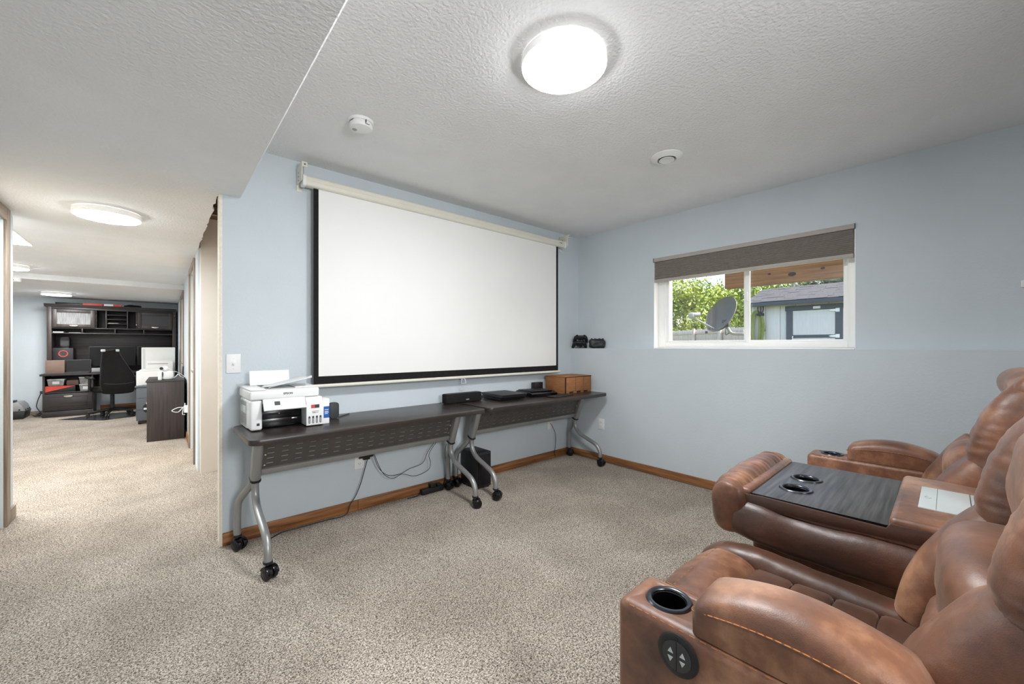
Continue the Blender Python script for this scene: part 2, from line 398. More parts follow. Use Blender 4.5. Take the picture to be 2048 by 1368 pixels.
# hall ceiling with its torn drywall edge beside the recess, and the slightly lower ceiling over the far room
rag = [(XH+.13, 3.02), (XH, 3.02)]
random.seed(3)
yy = 3.09
E1 = []
while yy < 4.84:
    E1.append((XH+random.uniform(-.008, .008), yy)); yy += random.uniform(.03, .1)
poly = [(-3.1, 3.02), (XH, 3.02)]+E1+[(XH, 4.86), (XH+.1, 4.86), (XH+.1, 7.9), (-3.1, 7.9)]
g = G(); g.prism(poly, ZH, ZH+.016); S(g, 'ceiling_hall', 'ceil', sharp=20)
g = G(); g.box(-3.1, XH+.1, 7.9, YF+.1, 2.06, 2.3); S(g, 'ceiling_far', 'ceil', sharp=20)
g = G(); g.box(-3.1, 1.75, 3.02, 7.9, 2.42, 2.5); S(g, 'ceiling_subfloor', 'joist', sharp=20)
# north wall (behind the screen): blue face, raw end
g = G(); g.box(XH+.012, XU+.2, YN, YN+.12, 0, ZC); S(g, 'wall_north', 'wall')
g = G(); g.box(XH, XH+.0118, YN+.001, YN+.12, .0, ZH-.002); g.box(XH-.004, XH+.0125, YN-.004, YN+.012, .0, ZS-.001); S(g, 'trim_1', 'gyp')
# east wall: lower furred-out part with ledge, upper part with the window opening
g = G(); g.box(XL, 3.9, -2.4, YN, 0, 1.18); S(g, 'wall_east', 'wall')
g = G(); wy0, wy1, wz0, wz1 = .525, 2.03, 1.18, 2.052
g.box(XU, 3.9, wy1, YN, 1.18, ZC); g.box(XU, 3.9, -2.4, wy0, 1.18, ZC); g.box(XU, 3.9, wy0, wy1, wz1, ZC); S(g, 'wall_east_upper', 'wall', sharp=20)
g = G(); g.box(-.92, 3.9, -2.4, -2.28, 0, ZC); S(g, 'wall_south', 'wall')
# west wall with its doorway
g = G(); g.box(-.90, XLW, -2.3, 3.37, 0, ZH); g.box(-.90, XLW, 4.22, 4.45, 0, ZH); g.box(-.90, XLW, 3.37, 4.22, 2.05, ZH); S(g, 'wall_west', 'wall', sharp=20)
g = G(); g.box(-3.1, -.90, 4.33, 4.45, 0, ZH); S(g, 'wall_far_south', 'wall')
g = G(); g.box(-3.1, -2.98, 4.45, YF, 0, ZH); S(g, 'wall_far_west', 'wall')
g = G(); g.box(-3.1, XH+.12, YF, YF+.12, 0, ZH); S(g, 'wall_far_north', 'wall')
g = G()
for a, b in ((4.86, 5.26), (6.06, 7.82), (8.72, YF)): g.box(XH, XH+.12, a, b, 0, ZH)
g.box(XH, XH+.12, 5.26, 6.06, 2.04, ZH); g.box(XH, XH+.12, 7.82, 8.72, 2.0, ZH)
S(g, 'wall_hall_east', 'wall', sharp=20)
# unfinished recess beside the hall
g = G(); g.box(XH+.02, 1.75, 4.80, 4.86, 0, 2.42); S(g, 'wall_recess_north', 'cream')
g = G(); g.box(1.65, 1.75, YN+.12, 4.80, 0, 2.42); S(g, 'wall_recess_east', 'cream')
g = G(); g.box(XH+.012, 1.65, YN+.1205, YN+.13, 0, 2.16); S(g, 'wall_recess_south', 'cream')
for i, y in enumerate((3.30, 3.70)):
    g = G(); g.box(XH+.02, 1.65, y, y+.04, 2.18, 2.42, .003); S(g, 'trim_joist_%d' % (i+1), 'joist')
g = G(); g.cyl((XH+.30, 3.11, 2.16), (XH+.30, 4.79, 2.16), .02); g.obj('white_pipe', 'white'); o = bpy.data.objects['white_pipe']
tag(o, 'white plastic pipe above the torn ceiling edge', 'pipe')
# doors and casings along the hall
def casing_y(n, x, y0, y1, ztop, sgn, w=.07, m='greywood'):
    """door casing around an opening in a wall face x = const; sgn is the side the casing stands proud on"""
    t = .016; xa, xb = sorted((x, x+sgn*t)); r = None
    gg = G(); gg.box(xa, xb, y0-w, y0, 0, ztop+w, .003); r = S(gg, 'trim_%d' % n, m)
    gg = G(); gg.box(xa, xb, y1, y1+w, 0, ztop+w, .003); gg.obj('casing_side', m, r)
    gg = G(); gg.box(xa, xb, y0+.0005, y1-.0005, ztop, ztop+w, .003); gg.obj('casing_head', m+'y' if m == 'greywood' else m, r)
def slab(n, x, y0, y1, ztop, depth, m='doorc', knob=True):
    gg = G(); xa, xb = sorted((x, x+depth)); gg.box(xa, xb, y0+.003, y1-.003, .012, ztop-.003, .003)
    r = S(gg, 'door_%d' % n, m)
    h = (ztop-.3)/2; s = -math.copysign(1, depth); xf = x-s*0
    for k in range(2):
        a = .12+k*(h+.06); gg = G(); gg.box(min(xf, xf+s*.006), max(xf, xf+s*.006), y0+.12, y1-.12, a, a+h, .004); gg.obj('panel', m, r)
    if knob:
        gg = G(); gg.ball((xf+s*.05, y0+.07, .95), .028); gg.cyl((xf, y0+.07, .95), (xf+s*.05, y0+.07, .95), .011); gg.obj('knob', 'nickel', r)
casing_y(2, XH, 5.26, 6.06, 2.03, -1); slab(1, XH+.05, 5.26, 6.06, 2.03, .04)
casing_y(3, XH, 7.82, 8.72, 1.97, -1); slab(2, XH+.05, 7.82, 8.72, 1.97, .04)
casing_y(4, XLW, 3.37, 4.22, 2.04, 1, w=.085); slab(3, XLW-.06, 3.37, 4.22, 2.04, -.04)
# baseboards
bh = .078; bt = .014
g = G(); g.box(XH+.013, 1.09, YN-bt, YN-.0005, 0, bh, .003); b = S(g, 'baseboard_north', 'base')
g = G(); g.box(1.092, XL-bt-.001, YN-bt, YN-.0005, 0, bh, .003); g.obj('plank', 'base', b)
g = G(); g.box(XL-bt, XL-.0005, -2.2, YN-.0005, .006, bh, .003); S(g, 'baseboard_east', 'basey')
g = G(); g.box(XLW+.0005, XLW+bt, 4.31, 4.46, 0, .085, .003); S(g, 'baseboard_west', 'greywoody')
g = G(); g.box(XH-bt, XH-.0005, 6.13, 7.74, 0, bh, .003); S(g, 'baseboard_hall', 'basey')
g = G(); g.box(-2.98, -1.50, YF-bt, YF-.0005, 0, .07, .003); b = S(g, 'baseboard_far', 'greywoody')
g = G(); g.box(-.84, XH-.02, YF-bt, YF-.0005, 0, .10, .003); g.obj('plank', 'base', b)
# ---------------------------------------------------------------- window
W = bpy.data.objects.new('window_1', None); COL.objects.link(W); W.location = (XU, wy0, wz0); tag(W, kind='structure')
D0, D1 = .085, .16                                            # frame depth behind the wall face
wl, wh = wy1-wy0, wz1-wz0
g = G(); g.box(.0, .20, wl-.004, wl-.0005, 0, wh-.001); g.box(.0, .20, .0005, .004, 0, wh-.001); g.box(.0, .2, .004, wl-.004, wh-.004, wh-.001); g.obj('jamb_liner', 'vinyl', W)
g = G(); g.box(-.012, D0, .004, wl-.004, .0005, .012, .003); g.obj('sill', 'vinyl', W)
g = G(); g.box(D0, D1, .004, .055, .012, wh-.005, .004); g.box(D0, D1, wl-.075, wl-.004, .012, wh-.005, .004); g.box(D0, D1, .055, wl-.075, .012, .06, .004); g.box(D0, D1, .055, wl-.075, wh-.05, wh-.005, .004)
g.obj('frame', 'vinyl', W)
ym = 1.243-wy0
def sash(y0, y1, x0, x1, fw):
    gg = G(); gg.box(x0, x1, y0, y0+fw, .06, wh-.05, .003); gg.box(x0, x1, y1-fw, y1, .06, wh-.05, .003); gg.box(x0, x1, y0+fw, y1-fw, .06, .06+fw*.5, .003); gg.box(x0, x1, y0+fw, y1-fw, wh-.05-fw, wh-.05, .003)
    s = gg.obj('sash', 'vinyl', W)
    gg = G(); gg.box((x0+x1)/2-.003, (x0+x1)/2+.003, y0+fw, y1-fw, .06+fw*.5, wh-.05-fw); gg.obj('pane', 'glass', s)
sash(ym-.025, wl-.074, D0+.012, D0+.035, .032); sash(.056, ym+.03, D0+.04, D0+.063, .03)
g = G(); g.box(D0-.004, D0+.014, ym-.012, ym+.008, .4, .48, .003); g.obj('latch', 'vinyl', W)
# cellular shade
B = T('cellular_shade', 'grey pleated shade pulled up at the top of the basement window', 'window shade', (XU, wy0, wz1))
g = G(); g.box(-.012, .035, .004, wl-.004, -.036, -.002, .003); g.obj('head_rail', 'shadeA', B)
for a_ in (.001, wl-.0045):
    g = G(); g.box(-.013, .036, a_, a_+.0035, -.037, -.001); g.obj('rail_end_cap', 'dkgrey', B)
NP = 13; z0, z1 = -.205, -.037; pts = []
for i in range(NP*2+1):
    pts.append((-.011 if i % 2 else .004, z1+(z0-z1)*i/(NP*2)))
bk = [(.034, z0), (.034, z1)]
g = G(); g.prism([(p[0], p[1]) for p in pts]+bk, .014, wl-.014, 'xz'); g.obj('pleated_fabric', 'shade', B, smooth=False)
g = G(); g.box(-.010, .034, .010, wl-.010, -.232, -.2055, .003); g.obj('bottom_rail', 'shadeA', B)
# ================================================================ CEILING FITTINGS
def disc_light(label, c, r, m, t=.045, side='ledside'):
    o = T('ceiling_light', label, 'ceiling light', c, group='round ceiling lights')
    g = G(); g.lathe([(0, 0), (r*.94, 0), (r*.97, -.006), (r*.97, -.012), (r*.9, -.014)], 48); g.obj('base', 'white', o)
    g = G(); g.lathe([(r*.985, -.004), (r, -.010), (r, -t*.72), (r*.985, -t*.9), (r*.955, -t), (0, -t-.002)][3:], 64); g.obj('diffuser', m, o)
    g = G(); g.lathe([(r*.97, -.004), (r*.995, -.007), (r, -.012), (r, -t*.72), (r*.985, -t*.9)], 64); g.obj('rim', side, o)
    return o
disc_light('round white flush ceiling light glowing above the carpet in front of the brown sofa', (1.305, 1.152, ZC), .182, 'led')
disc_light('added unseen round fill light over the back of the room behind the sofa', (1.7, -1.35, ZC), .188, 'fillb')  # unseen lamp, added as fill to lift the general light level
disc_light('round flush light on the low hall ceiling nearest the projector screen wall', (-.27, 3.92, ZH), .172, 'ledh')
disc_light('round flush light half hidden by the left hall wall', (-1.31, 7.2, ZH), .172, 'ledf')
disc_light('farthest round ceiling light in front of the dark hutch', (-1.24, 9.62, 2.06), .165, 'ledf')
o = T('ceiling_bright_panel', 'bright flat glowing panel in the ceiling behind the left hall wall', 'ceiling light', (-1.2, 5.15, ZH))  # emissive panel in place of a bright ceiling area of unknown kind
g = G(); g.box(-.32, .32, -.55, .55, -.004, -.0005); g.obj('frame', 'white', o)
g = G(); g.box(-.312, .312, -.542, .542, -.006, -.0041); g.obj('diffuser', 'brightp', o)
def smoke(label, c, r):
    o = T('smoke_detector', label, 'smoke detector', c, group='smoke detectors')
    g = G(); g.lathe([(0, 0), (r, 0), (r, -.010), (r*.97, -.014), (r*.86, -.0145)], 40); g.obj('mounting_plate', 'white', o)
    g = G(); g.lathe([(r*.86, -.0145), (r*.9, -.019), (r*.93, -.032), (r*.84, -.042), (r*.6, -.046), (0, -.047)], 40); g.obj('body', 'white', o)
    g = G()
    for k in range(9):
        a = math.radians(100+k*13); g.box(r*.88, r*.905, -.006, .006, -.0185, -.0155, M=Matrix.Rotation(a, 4, 'Z'))
    g.obj('vent_slot', 'dkgrey', o)
    g = G(); g.lathe([(r*.2, -.0462), (r*.17, -.0485), (0, -.049)], 20, Matrix.Translation((-r*.42, r*.3, .0005))); g.obj('test_button', 'grey', o)
    g = G(); g.box(-.001, .001, -.012, .012, -.034, -.018, M=Matrix.Translation((r*.02, -r*.925, 0))); g.box(0, .022, -.0015, .001, -.036, -.0335, M=Matrix.Translation((r*.02, -r*.90, 0))); g.obj('seam', 'dkgrey', o)
smoke('white smoke detector on the ceiling above the left end of the screen', (.832, 2.21, ZC), .066)
smoke('small white smoke detector on the far low ceiling', (-1.38, 7.95, 2.06), .06)
o = T('ceiling_vent', 'round white air vent on the ceiling near the window wall', 'air vent', (2.487, 1.308, ZC))
g = G(); g.lathe([(.052, -.0005), (.1, -.0005), (.1, -.006), (.07, -.022), (.062, -.024), (.055, -.015), (.052, -.0005)], 48); g.obj('ring', 'white', o)
g = G(); g.lathe([(0, -.004), (.053, -.004), (.053, -.006), (0, -.006)], 40); g.obj('throat', 'black', o)
g = G(); g.lathe([(0, -.017), (.02, -.019), (.042, -.026), (.047, -.026), (.047, -.022), (.02, -.013), (0, -.012)], 40); g.obj('damper_disc', 'white', o)
# ================================================================ PROJECTION SCREEN
PS = T('projection_screen', 'pull-down white projection screen with black border hanging on the blue wall', 'projection screen', (0, 0, 0))
ya, yb = 2.865, 2.925                                          # casing
zc0, zc1 = 2.258, 2.328
prof = rrect(ya, yb, zc0, zc1, .018, 5)
g = G(); g.prism(prof, .722, 3.262, 'yz'); g.obj('casing', 'cream_pl', PS)
g = G(); g.box(.76, 3.225, ya-.002, ya+.001, zc0+.034, zc0+.037); g.obj('casing_ridge', 'cream_pl', PS)
for x0, x1 in ((.700, .7215), (3.2625, 3.284)):
    g = G(); g.prism(rrect(ya-.004, yb+.004, zc0-.005, zc1+.004, .022, 5), x0, x1, 'yz', .003); g.obj('end_cap', 'white', PS)
for x, sgn in ((.705, -1), (3.279, 1)):
    g = G(); xa, xb = sorted((x, x-sgn*.004)); xa -= .012*(sgn < 0)*1; xb += 0
    X0 = x-.018 if sgn < 0 else x+.006
    g.box(X0, X0+.004, 2.842, YN-.0005, zc0+.02, 2.395, .001); g.box(X0, X0+.034, 2.838, 2.842, 2.365, 2.398, .001); g.box(X0, X0+.034, YN-.004, YN-.0005, zc0-.02, 2.395, .001)
    br = g.obj('bracket', 'cream_pl', PS)
    for z in (2.295, 2.32, 2.345): g = G(); g.cyl((X0-.001, YN-.05, z), (X0+.005, YN-.05, z), .005); g.obj('bracket_hole', 'dkgrey', br)
    g = G(); g.cyl((X0+.018, 2.8365, 2.381), (X0+.018, 2.843, 2.381), .005); g.obj('bracket_screw', 'dkgrey', br)
    g = G(); g.tube([(X0+.012, 2.85, 2.375), (X0+.016, 2.862, 2.35), (X0+.022, 2.885, 2.327)], .0022, 6); g.obj('chain', 'nickel', br)
sx0, sx1, sz0, sz1 = .772, 3.184, .945, 2.262
g = G(); g.box(sx0, sx1, 2.893, 2.8945, sz0, sz1); g.obj('border', 'blackfab', PS)
g = G(); g.box(sx0+.031, sx1-.031, 2.8915, 2.8929, sz0+.055, sz1); g.obj('screen_surface', 'screen', PS)
g = G(); g.prism(rrect(2.883, 2.905, sz0-.022, sz0+.002, .010, 5), sx0-.012, sx1+.03, 'yz'); g.obj('bottom_bar', 'cream_pl', PS)
hx = aty(927, 762, 2.89)
g = G(); g.tube([(hx.x-.014, 2.892, .923), (hx.x-.024, 2.886, .882), (hx.x+.024, 2.886, .882), (hx.x+.014, 2.892, .923)], .0036, 8, sm=1, closed=True); g.obj('pull_handle', 'white', PS)
g = G(); g.box(3.165, 3.225, ya-.0015, ya-.0002, zc0+.015, zc0+.05); g.obj('maker_label', 'cream_pl', PS)
g = G(); g.box(3.178, 3.198, ya-.002, ya-.0014, zc0+.037, zc0+.042); g.box(3.203, 3.216, ya-.002, ya-.0014, zc0+.035, zc0+.044); g.obj('label_mark', 'dkgrey', PS)
# ================================================================ FOLDING TRAINING TABLES
ZT = .73
def table(label, x0, y0, rz):
    t = T('training_table', label, 'table', (x0, y0, 0), rz, 'black flip-top tables under the screen')
    Lx, Dy = 1.52, .535
    g = G(); g.prism(rrect(0, Lx, 0, Dy, .05, 7), ZT-.030, ZT, 'xy', .004); g.obj('tabletop', 'top', t)
    yp, th = .258, math.radians(21.8)                        # the posts lean back towards the wall
    MT = Matrix.Translation((0, yp, ZT-.031)) @ Matrix.Rotation(th, 4, 'X')
    def tp_(x, y, z): return MT @ Vector((x, y, z))
    LP_ = .275
    for xi, s in ((.087, 1), (Lx-.087, -1)):
        x = xi
        g = G(); g.prism(rrect(x-.025, x+.025, -.034, .034, .02, 5), -LP_, -.014, 'xy', .001, M=MT); g.box(x-.03, x+.03, yp-.05, yp+.05, ZT-.049, ZT-.0305, .003); p = g.obj('post', 'silver', t)
        g = G(); g.prism(rrect(x-.028, x+.028, -.037, .037, .022, 5), -LP_-.014, -LP_-.0003, 'xy', .002, M=MT); g.obj('collar', 'black', p)
        c0 = tp_(x, -.008, -LP_-.012); c1 = tp_(x, .012, -LP_-.012)
        for nm, pts in (('f', [c0, (x, c0.y+.004, c0.z-.05), (x, c0.y-.012, c0.z-.10), (x, c0.y-.07, c0.z-.15), (x, .115, .218), (x, .062, .180), (x, .040, .135), (x, .038, .085)]),
                        ('r', [c1, (x-s*.012, c1.y+.022, c1.z-.04), (x-s*.040, c1.y+.065, c1.z-.095), (x-s*.060, .492, .28), (x-s*.065, .500, .20), (x-s*.066, .500, .085)])):
            g = G(); g.tube(pts, .0195, 14, 6); lg = g.obj('leg', 'silver', t)
            ex, ye = pts[-1][0], pts[-1][1]
            g = G(); g.cyl((ex, ye, .079), (ex, ye, .090), .023, n=18); g.cyl((ex, ye, .05), (ex, ye, .08), .012); g.obj('caster_stem', 'black', lg)
            cg = G(); ang = random.uniform(-.7, .7)+PI/2*.3
            M = Matrix.Translation((ex, ye, .034)) @ Matrix.Rotation(ang, 4, 'Z') @ Matrix.Scale(1.13, 4)
            for dx in (-.0155, .0155):
                cg.lathe([(0, -.011), (.024, -.011), (.029, -.007), (.030, 0), (.029, .007), (.024, .011), (0, .011)], 24, M @ Matrix.Translation((dx, -.012, 0)) @ Matrix.Rotation(PI/2, 4, 'Y'))
            cg.prism([(-.03, 0), (-.022, .026), (0, .038), (.014, .034), (.024, .012), (.01, .004)], -.0035, .0035, 'yz', M=M @ Matrix.Translation((0, -.006, 0)))
            for dx in (-.0155, .0155):   # hood over each wheel
                cg.prism([(-.036+.0, .0), (-.033, .014), (-.022, .027), (-.006, .033), (.010, .030), (.020, .020), (.024, .010), (.016, .012), (.006, .022), (-.008, .026), (-.022, .018), (-.028, .004)], dx-.0118, dx+.0118, 'yz', .001, M=M @ Matrix.Translation((0, -.006, 0)))
            cg.obj('caster', 'blackgl', lg)
    # perforated modesty panel between the posts, leaning with them
    g = G(); xa, xb, za, zb = .118, Lx-.118, -.222, -.022; yq = .006
    rows, cols = 5, 17; bz = (zb-za)/(rows+.9); sw, sh = .036, .0070; px = (xb-xa)/cols
    zs = [za+bz*(.75+k) for k in range(rows)]; prev = za
    for k, z in enumerate(zs):
        g.box(xa, xb, yq, yq+.002, prev, z, M=MT); xs = xa
        for c in range(cols):
            a = xa+px*(c+.5)-sw/2; g.box(xs, a, yq, yq+.002, z, z+sh, M=MT); xs = a+sw
        g.box(xs, xb, yq, yq+.002, z, z+sh, M=MT); prev = z+sh
    g.box(xa, xb, yq, yq+.002, prev, zb, M=MT); g.obj('modesty_panel', 'panel', t, smooth=False)
    g = G(); g.box(.113, Lx-.113, yq-.014, yq+.020, -.262, -.2223, .004, 2, MT); g.obj('lower_rail', 'silver', t)
    g = G(); g.box(.118, Lx-.118, yp-.02, yp+.03, ZT-.054, ZT-.0305, .002); g.obj('upper_rail', 'panel', t)
    g = G(); g.prism([(Lx/2-.09, ZT-.0305), (Lx/2+.09, ZT-.0305), (Lx/2+.085, ZT-.048), (Lx/2+.04, ZT-.05), (Lx/2+.03, ZT-.062), (Lx/2-.03, ZT-.062), (Lx/2-.04, ZT-.05), (Lx/2-.085, ZT-.048)], yp-.06, yp-.03, 'xz', .002); g.obj('release_lever', 'black', t)
    for x in (.128, Lx-.128):
        for z_ in (-.20, -.13, -.05): g = G(); g.cyl(tp_(x, yq+.0005, z_), tp_(x, yq-.005, z_), .006, n=10); g.obj('bolt', 'nickel', t)
    return t
random.seed(11)
table('black training table on silver legs carrying the white printer', .335, 2.362, math.radians(1.3))
table('black training table on silver legs carrying the game consoles, in the corner', 1.893, 2.417, 0.)
# ---------------------------------------------------------------- printer
P = T('printer', 'white ink tank printer at the left end of the table', 'printer', (.372, 2.60, ZT), math.radians(1.5))
w_, d_ = .365, .30
g = G(); g.box(0, .058, 0, d_, .006, .172, .012, 3); g.box(.0, w_, .10, d_, .006, .165, .006); g.box(.05, .27, .03, d_, .148, .170, .002); g.obj('body', 'white', P)
g = G(); g.box(-.004, w_-.010, -.006, d_+.008, .174, .226, .010, 3); ld = g.obj('scanner_lid', 'white', P)
g = G(); g.box(-.003, .075, -.004, d_, .2262, .236, .004, 2); g.box(.24, w_-.012, .06, d_, .2262, .233, .003); g.obj('feeder_cover', 'white', ld)
g = G(); g.box(0, .22, 0, .16, 0, .004, .001, M=Matrix.Translation((.11, .1, .229)) @ Matrix.Rotation(math.radians(-13), 4, 'Y')); g.obj('document_tray', 'white', ld)
text('EPSON', .016, 'dkgrey', ld, (.185, -.0064, .202), (PI/2, 0, 0), 'brand_lettering', bold=.0003)
g = G(); g.box(.058, .272, .060, .10, .008, .15, .001); bay = g.obj('output_bay', 'blackgl', P)
g = G(); g.box(.064, .266, .052, .0595, .065, .100, .002); g.box(.062, .268, .045, .0595, .012, .058, .003); g.obj('output_tray', 'blackgl', bay)
g = G(); g.cyl((.152, .0515, .083), (.152, .050, .083), .003, n=10); g.box(.215, .245, .0435, .0448, .046, .052, .001); g.obj('tray_mark', 'nickel', bay)
M = Matrix.Translation((.056, .0, .172)) @ Matrix.Rotation(math.radians(-32), 4, 'X')
g = G(); g.box(0, .216, -.014, -.0, -.072, .0, .004, 2, M); cp = g.obj('control_panel', 'white', P)
g = G(); g.box(.055, .083, -.0152, -.0141, -.044, -.020, .0005, 1, M); g.obj('display', 'dkgrey', cp)
g = G()
for r_ in range(3):
    for c_ in range(4): g.box(.150+c_*.013, .157+c_*.013, -.0148, -.0141, -.026-r_*.013, -.020-r_*.013, M=M)
for c_ in range(2): g.box(.10+c_*.02, .113+c_*.02, -.0148, -.0141, -.04, -.025, M=M)
g.box(.018, .03, -.0148, -.0141, -.03, -.024, M=M); g.obj('key', 'plate', cp)
g = G(); g.prism([(.272, -.045), (.272, .06), (w_, .06), (w_, -.045)], .006, .142, 'xy', .006); g.prism([(-.045, .14), (-.018, .172), (.08, .172), (.08, .14)], .272, w_, 'yz', .003); tk = g.obj('ink_tank', 'white', P)
for k in range(4):
    cx = .288+k*.0205
    g = G(); g.prism(rrect(cx-.0055, cx+.0055, .018, .062, .0054, 5), -.0462, -.0452, 'xz'); g.obj('ink_window', 'dkgrey', tk)
    g = G(); g.prism(rrect(cx-.0042, cx+.0042, .020, .05, .0041, 5), -.0468, -.0463, 'xz'); g.obj('ink_level', 'grey', tk)
g = G(); g.box(.297, .317, -.0462, -.0452, .108, .128); g.obj('red_badge', 'red', tk)
g = G(); g.box(.3175, .343, -.0462, -.0452, .108, .128); g.obj('grey_badge', 'dkgrey', tk)
g = G(); g.box(.302, .34, -.0461, -.0452, .088, .091); g.box(.302, .338, -.0461, -.0452, .080, .083); g.box(.307, .322, -.0461, -.0452, .079, .084); g.obj('printed_line', 'grey', tk)
g = G(); g.box(.030, .044, -.0008, .0005, .032, .046); g.obj('logo_square', 'dkgrey', P)
g = G(); g.box(-.002, .0005, .12, .27, .09, .13, .001); g.obj('side_recess', 'plate', P)
g = G(); g.box(.03, .30, .235, .295, .2262, .2275); g.obj('feed_slot', 'grey', P)
# paper
g = G(); g.box(0, .212, 0, .0015, 0, .088, M=Matrix.Translation((.405, 2.845, ZT+.2375)) @ Matrix.Rotation(math.radians(-12), 4, 'X')); o = g.obj('paper_sheet', 'paper'); tag(o, 'blank white sheet standing upright in the printer feeder', 'paper')
g = G()
b2 = bmesh.new(); bmesh.ops.create_grid(b2, x_segments=10, y_segments=3, size=.5)
for v in b2.verts:
    u = v.co.x+.5; v.co = Vector((v.co.x*.26, v.co.y*.19, .01+.052*u**1.5-.012*max(0, u-.7)))
g._merge(b2, Matrix.Translation((.585, 2.735, ZT+.229)) @ Matrix.Rotation(math.radians(-14), 4, 'Z'))
o = g.obj('paper_sheet', 'paper'); tag(o, 'printed white sheet lying curled on top of the printer', 'paper')
md = o.modifiers.new('s', 'SOLIDIFY'); md.thickness = .0008
# ink box and dark gadget right of the printer
o = T('ink_box', 'small white and blue upright carton beside the printer', 'carton', (.748, 2.605, ZT), math.radians(3))
g = G(); g.box(0, .038, 0, .08, 0, .152, .002); g.obj('box', 'paper', o)
g = G(); g.box(.004, .038, -.0008, -.0001, .035, .105); lb = g.obj('blue_label', 'blue', o)
g = G()
for k, (a, b_) in enumerate(((.010, .033), (.010, .031), (.010, .034), (.010, .028))): g.box(a, b_, -.0013, -.0009, .084-k*.007-(k > 0)*.004, .087-k*.007-(k > 0)*.004)
g.obj('printed_line', 'paper', lb)
g = G(); g.prism(rrect(0, .06, 0, .105, .02, 5), 0, .03, 'xz', .003); o = g.obj('power_adapter', 'dkgrey', loc=(.83, 2.74, ZT), rz=.1); tag(o, 'dark rounded gadget standing behind the white and blue carton', 'gadget')
g = G(); g.tube([(.89, 2.765, ZT+.004), (.93, 2.80, ZT+.004), (.99, 2.85, ZT+.004)], .003, 6); o = g.obj('cable', 'black'); tag(o, 'short black cable lying on the table behind the carton', 'cable')
# ---------------------------------------------------------------- soundbar, consoles, boxes
o = T('soundbar', 'compact black fabric soundbar on the table below the screen', 'speaker', (1.745, 2.80, ZT), math.radians(-1))
g = G(); g.prism(rrect(0, .365, 0, .088, .03, 6), .004, .078, 'xy', .008); g.obj('grille', 'blackfab', o)
g = G(); g.prism(rrect(.012, .353, .012, .076, .02, 6), .0785, .0795, 'xy'); g.obj('top_plate', 'black', o)
g = G(); g.box(.192, .222, -.0012, .0, .022, .030, .0005, 1); g.obj('name_badge', 'grey', o)
g = G(); g.box(.02, .345, .02, .07, 0, .004); g.obj('foot', 'black', o)
o = T('game_console', 'matte black two-slab slanted game console beside the soundbar', 'game console', (2.185, 2.62, ZT), math.radians(-2))
ps = lambda z0, z1, s0, s1: [(s0, z0), (.275+s0*0, z0), (.275+s1*0, z1), (s1, z1)]
for nm, z0, z1, a, b_ in (('lower_slab', .006, .027, .030, .012), ('upper_slab', .031, .056, .010, -.014)):
    g = G(); g.prism([(a, z0), (.30-a, z0), (.30-b_, z1), (b_, z1)], 0, .275, 'yz', .001); g.obj(nm, 'dkgrey' if nm == 'upper_slab' else 'black', o)
g = G(); g.box(.01, .265, .02, .28, .027, .031); g.obj('light_slot', 'blackgl', o)
g = G(); g.box(.03, .245, .05, .25, 0, .006); g.obj('foot', 'black', o)
o = T('game_console', 'glossy black curved game console in front of the brown carton', 'game console', (2.57, 2.66, ZT), math.radians(-8))
g = G(); g.prism([(0, .004), (.27, .004), (.275, .03), (.24, .048), (.05, .046), (-.01, .03)], 0, .30, 'yz', .003); g.obj('shell', 'blackgl', o)
g = G(); g.box(.01, .29, -.004, .002, .026, .029); g.obj('chrome_line', 'nickel', o)
g = G(); g.box(.02, .28, .04, .25, .0475, .053, .002); g.obj('sliding_lid', 'black', o)
g = G(); g.box(.04, .26, .05, .2, 0, .004); g.obj('foot', 'black', o)
g = G(); g.box(0, .12, 0, .05, 0, .105, .004); o = g.obj('set_top_box', 'black', loc=(2.845, 2.90, ZT)); tag(o, 'small black box standing at the wall behind the glossy console', 'electronics box')
g = G(); g.box(0, .30, 0, .09, 0, .012, .003); o = g.obj('remote_pad', 'black', loc=(2.70, 2.50, ZT), rz=math.radians(4))
tag(o, 'flat black pad lying in front of the carton on the corner table', 'gadget')
o = T('cardboard_carton', 'brown cardboard carton with dark seams on the corner table', 'carton', (3.005, 2.635, ZT), math.radians(-1))
g = G(); g.box(0, .395, 0, .27, 0, .165, .002); g.obj('box', 'card', o)
g = G(); g.box(-.006, .402, -.0045, .275, .1655, .170, .001); g.box(.012, .395, -.0045, -.0005, .02, .166, .001); g.obj('lid_flap', 'card', o)
g = G(); g.box(-.002, .010, -.0042, .002, .0, .166); g.box(.011, .396, -.0052, -.0043, .160, .166); g.obj('edge_tape', 'seam', o)
g = G()
for x in (.06, .17, .28): g.box(x, x+.055, -.0052, -.0005, .005, .019)
g.obj('tab_slot', 'seam', o)
g = G()
for x in (.15, .27): g.box(x, x+.002, -.0052, -.0046, .02, .16)
g.obj('crease', 'seam', o)
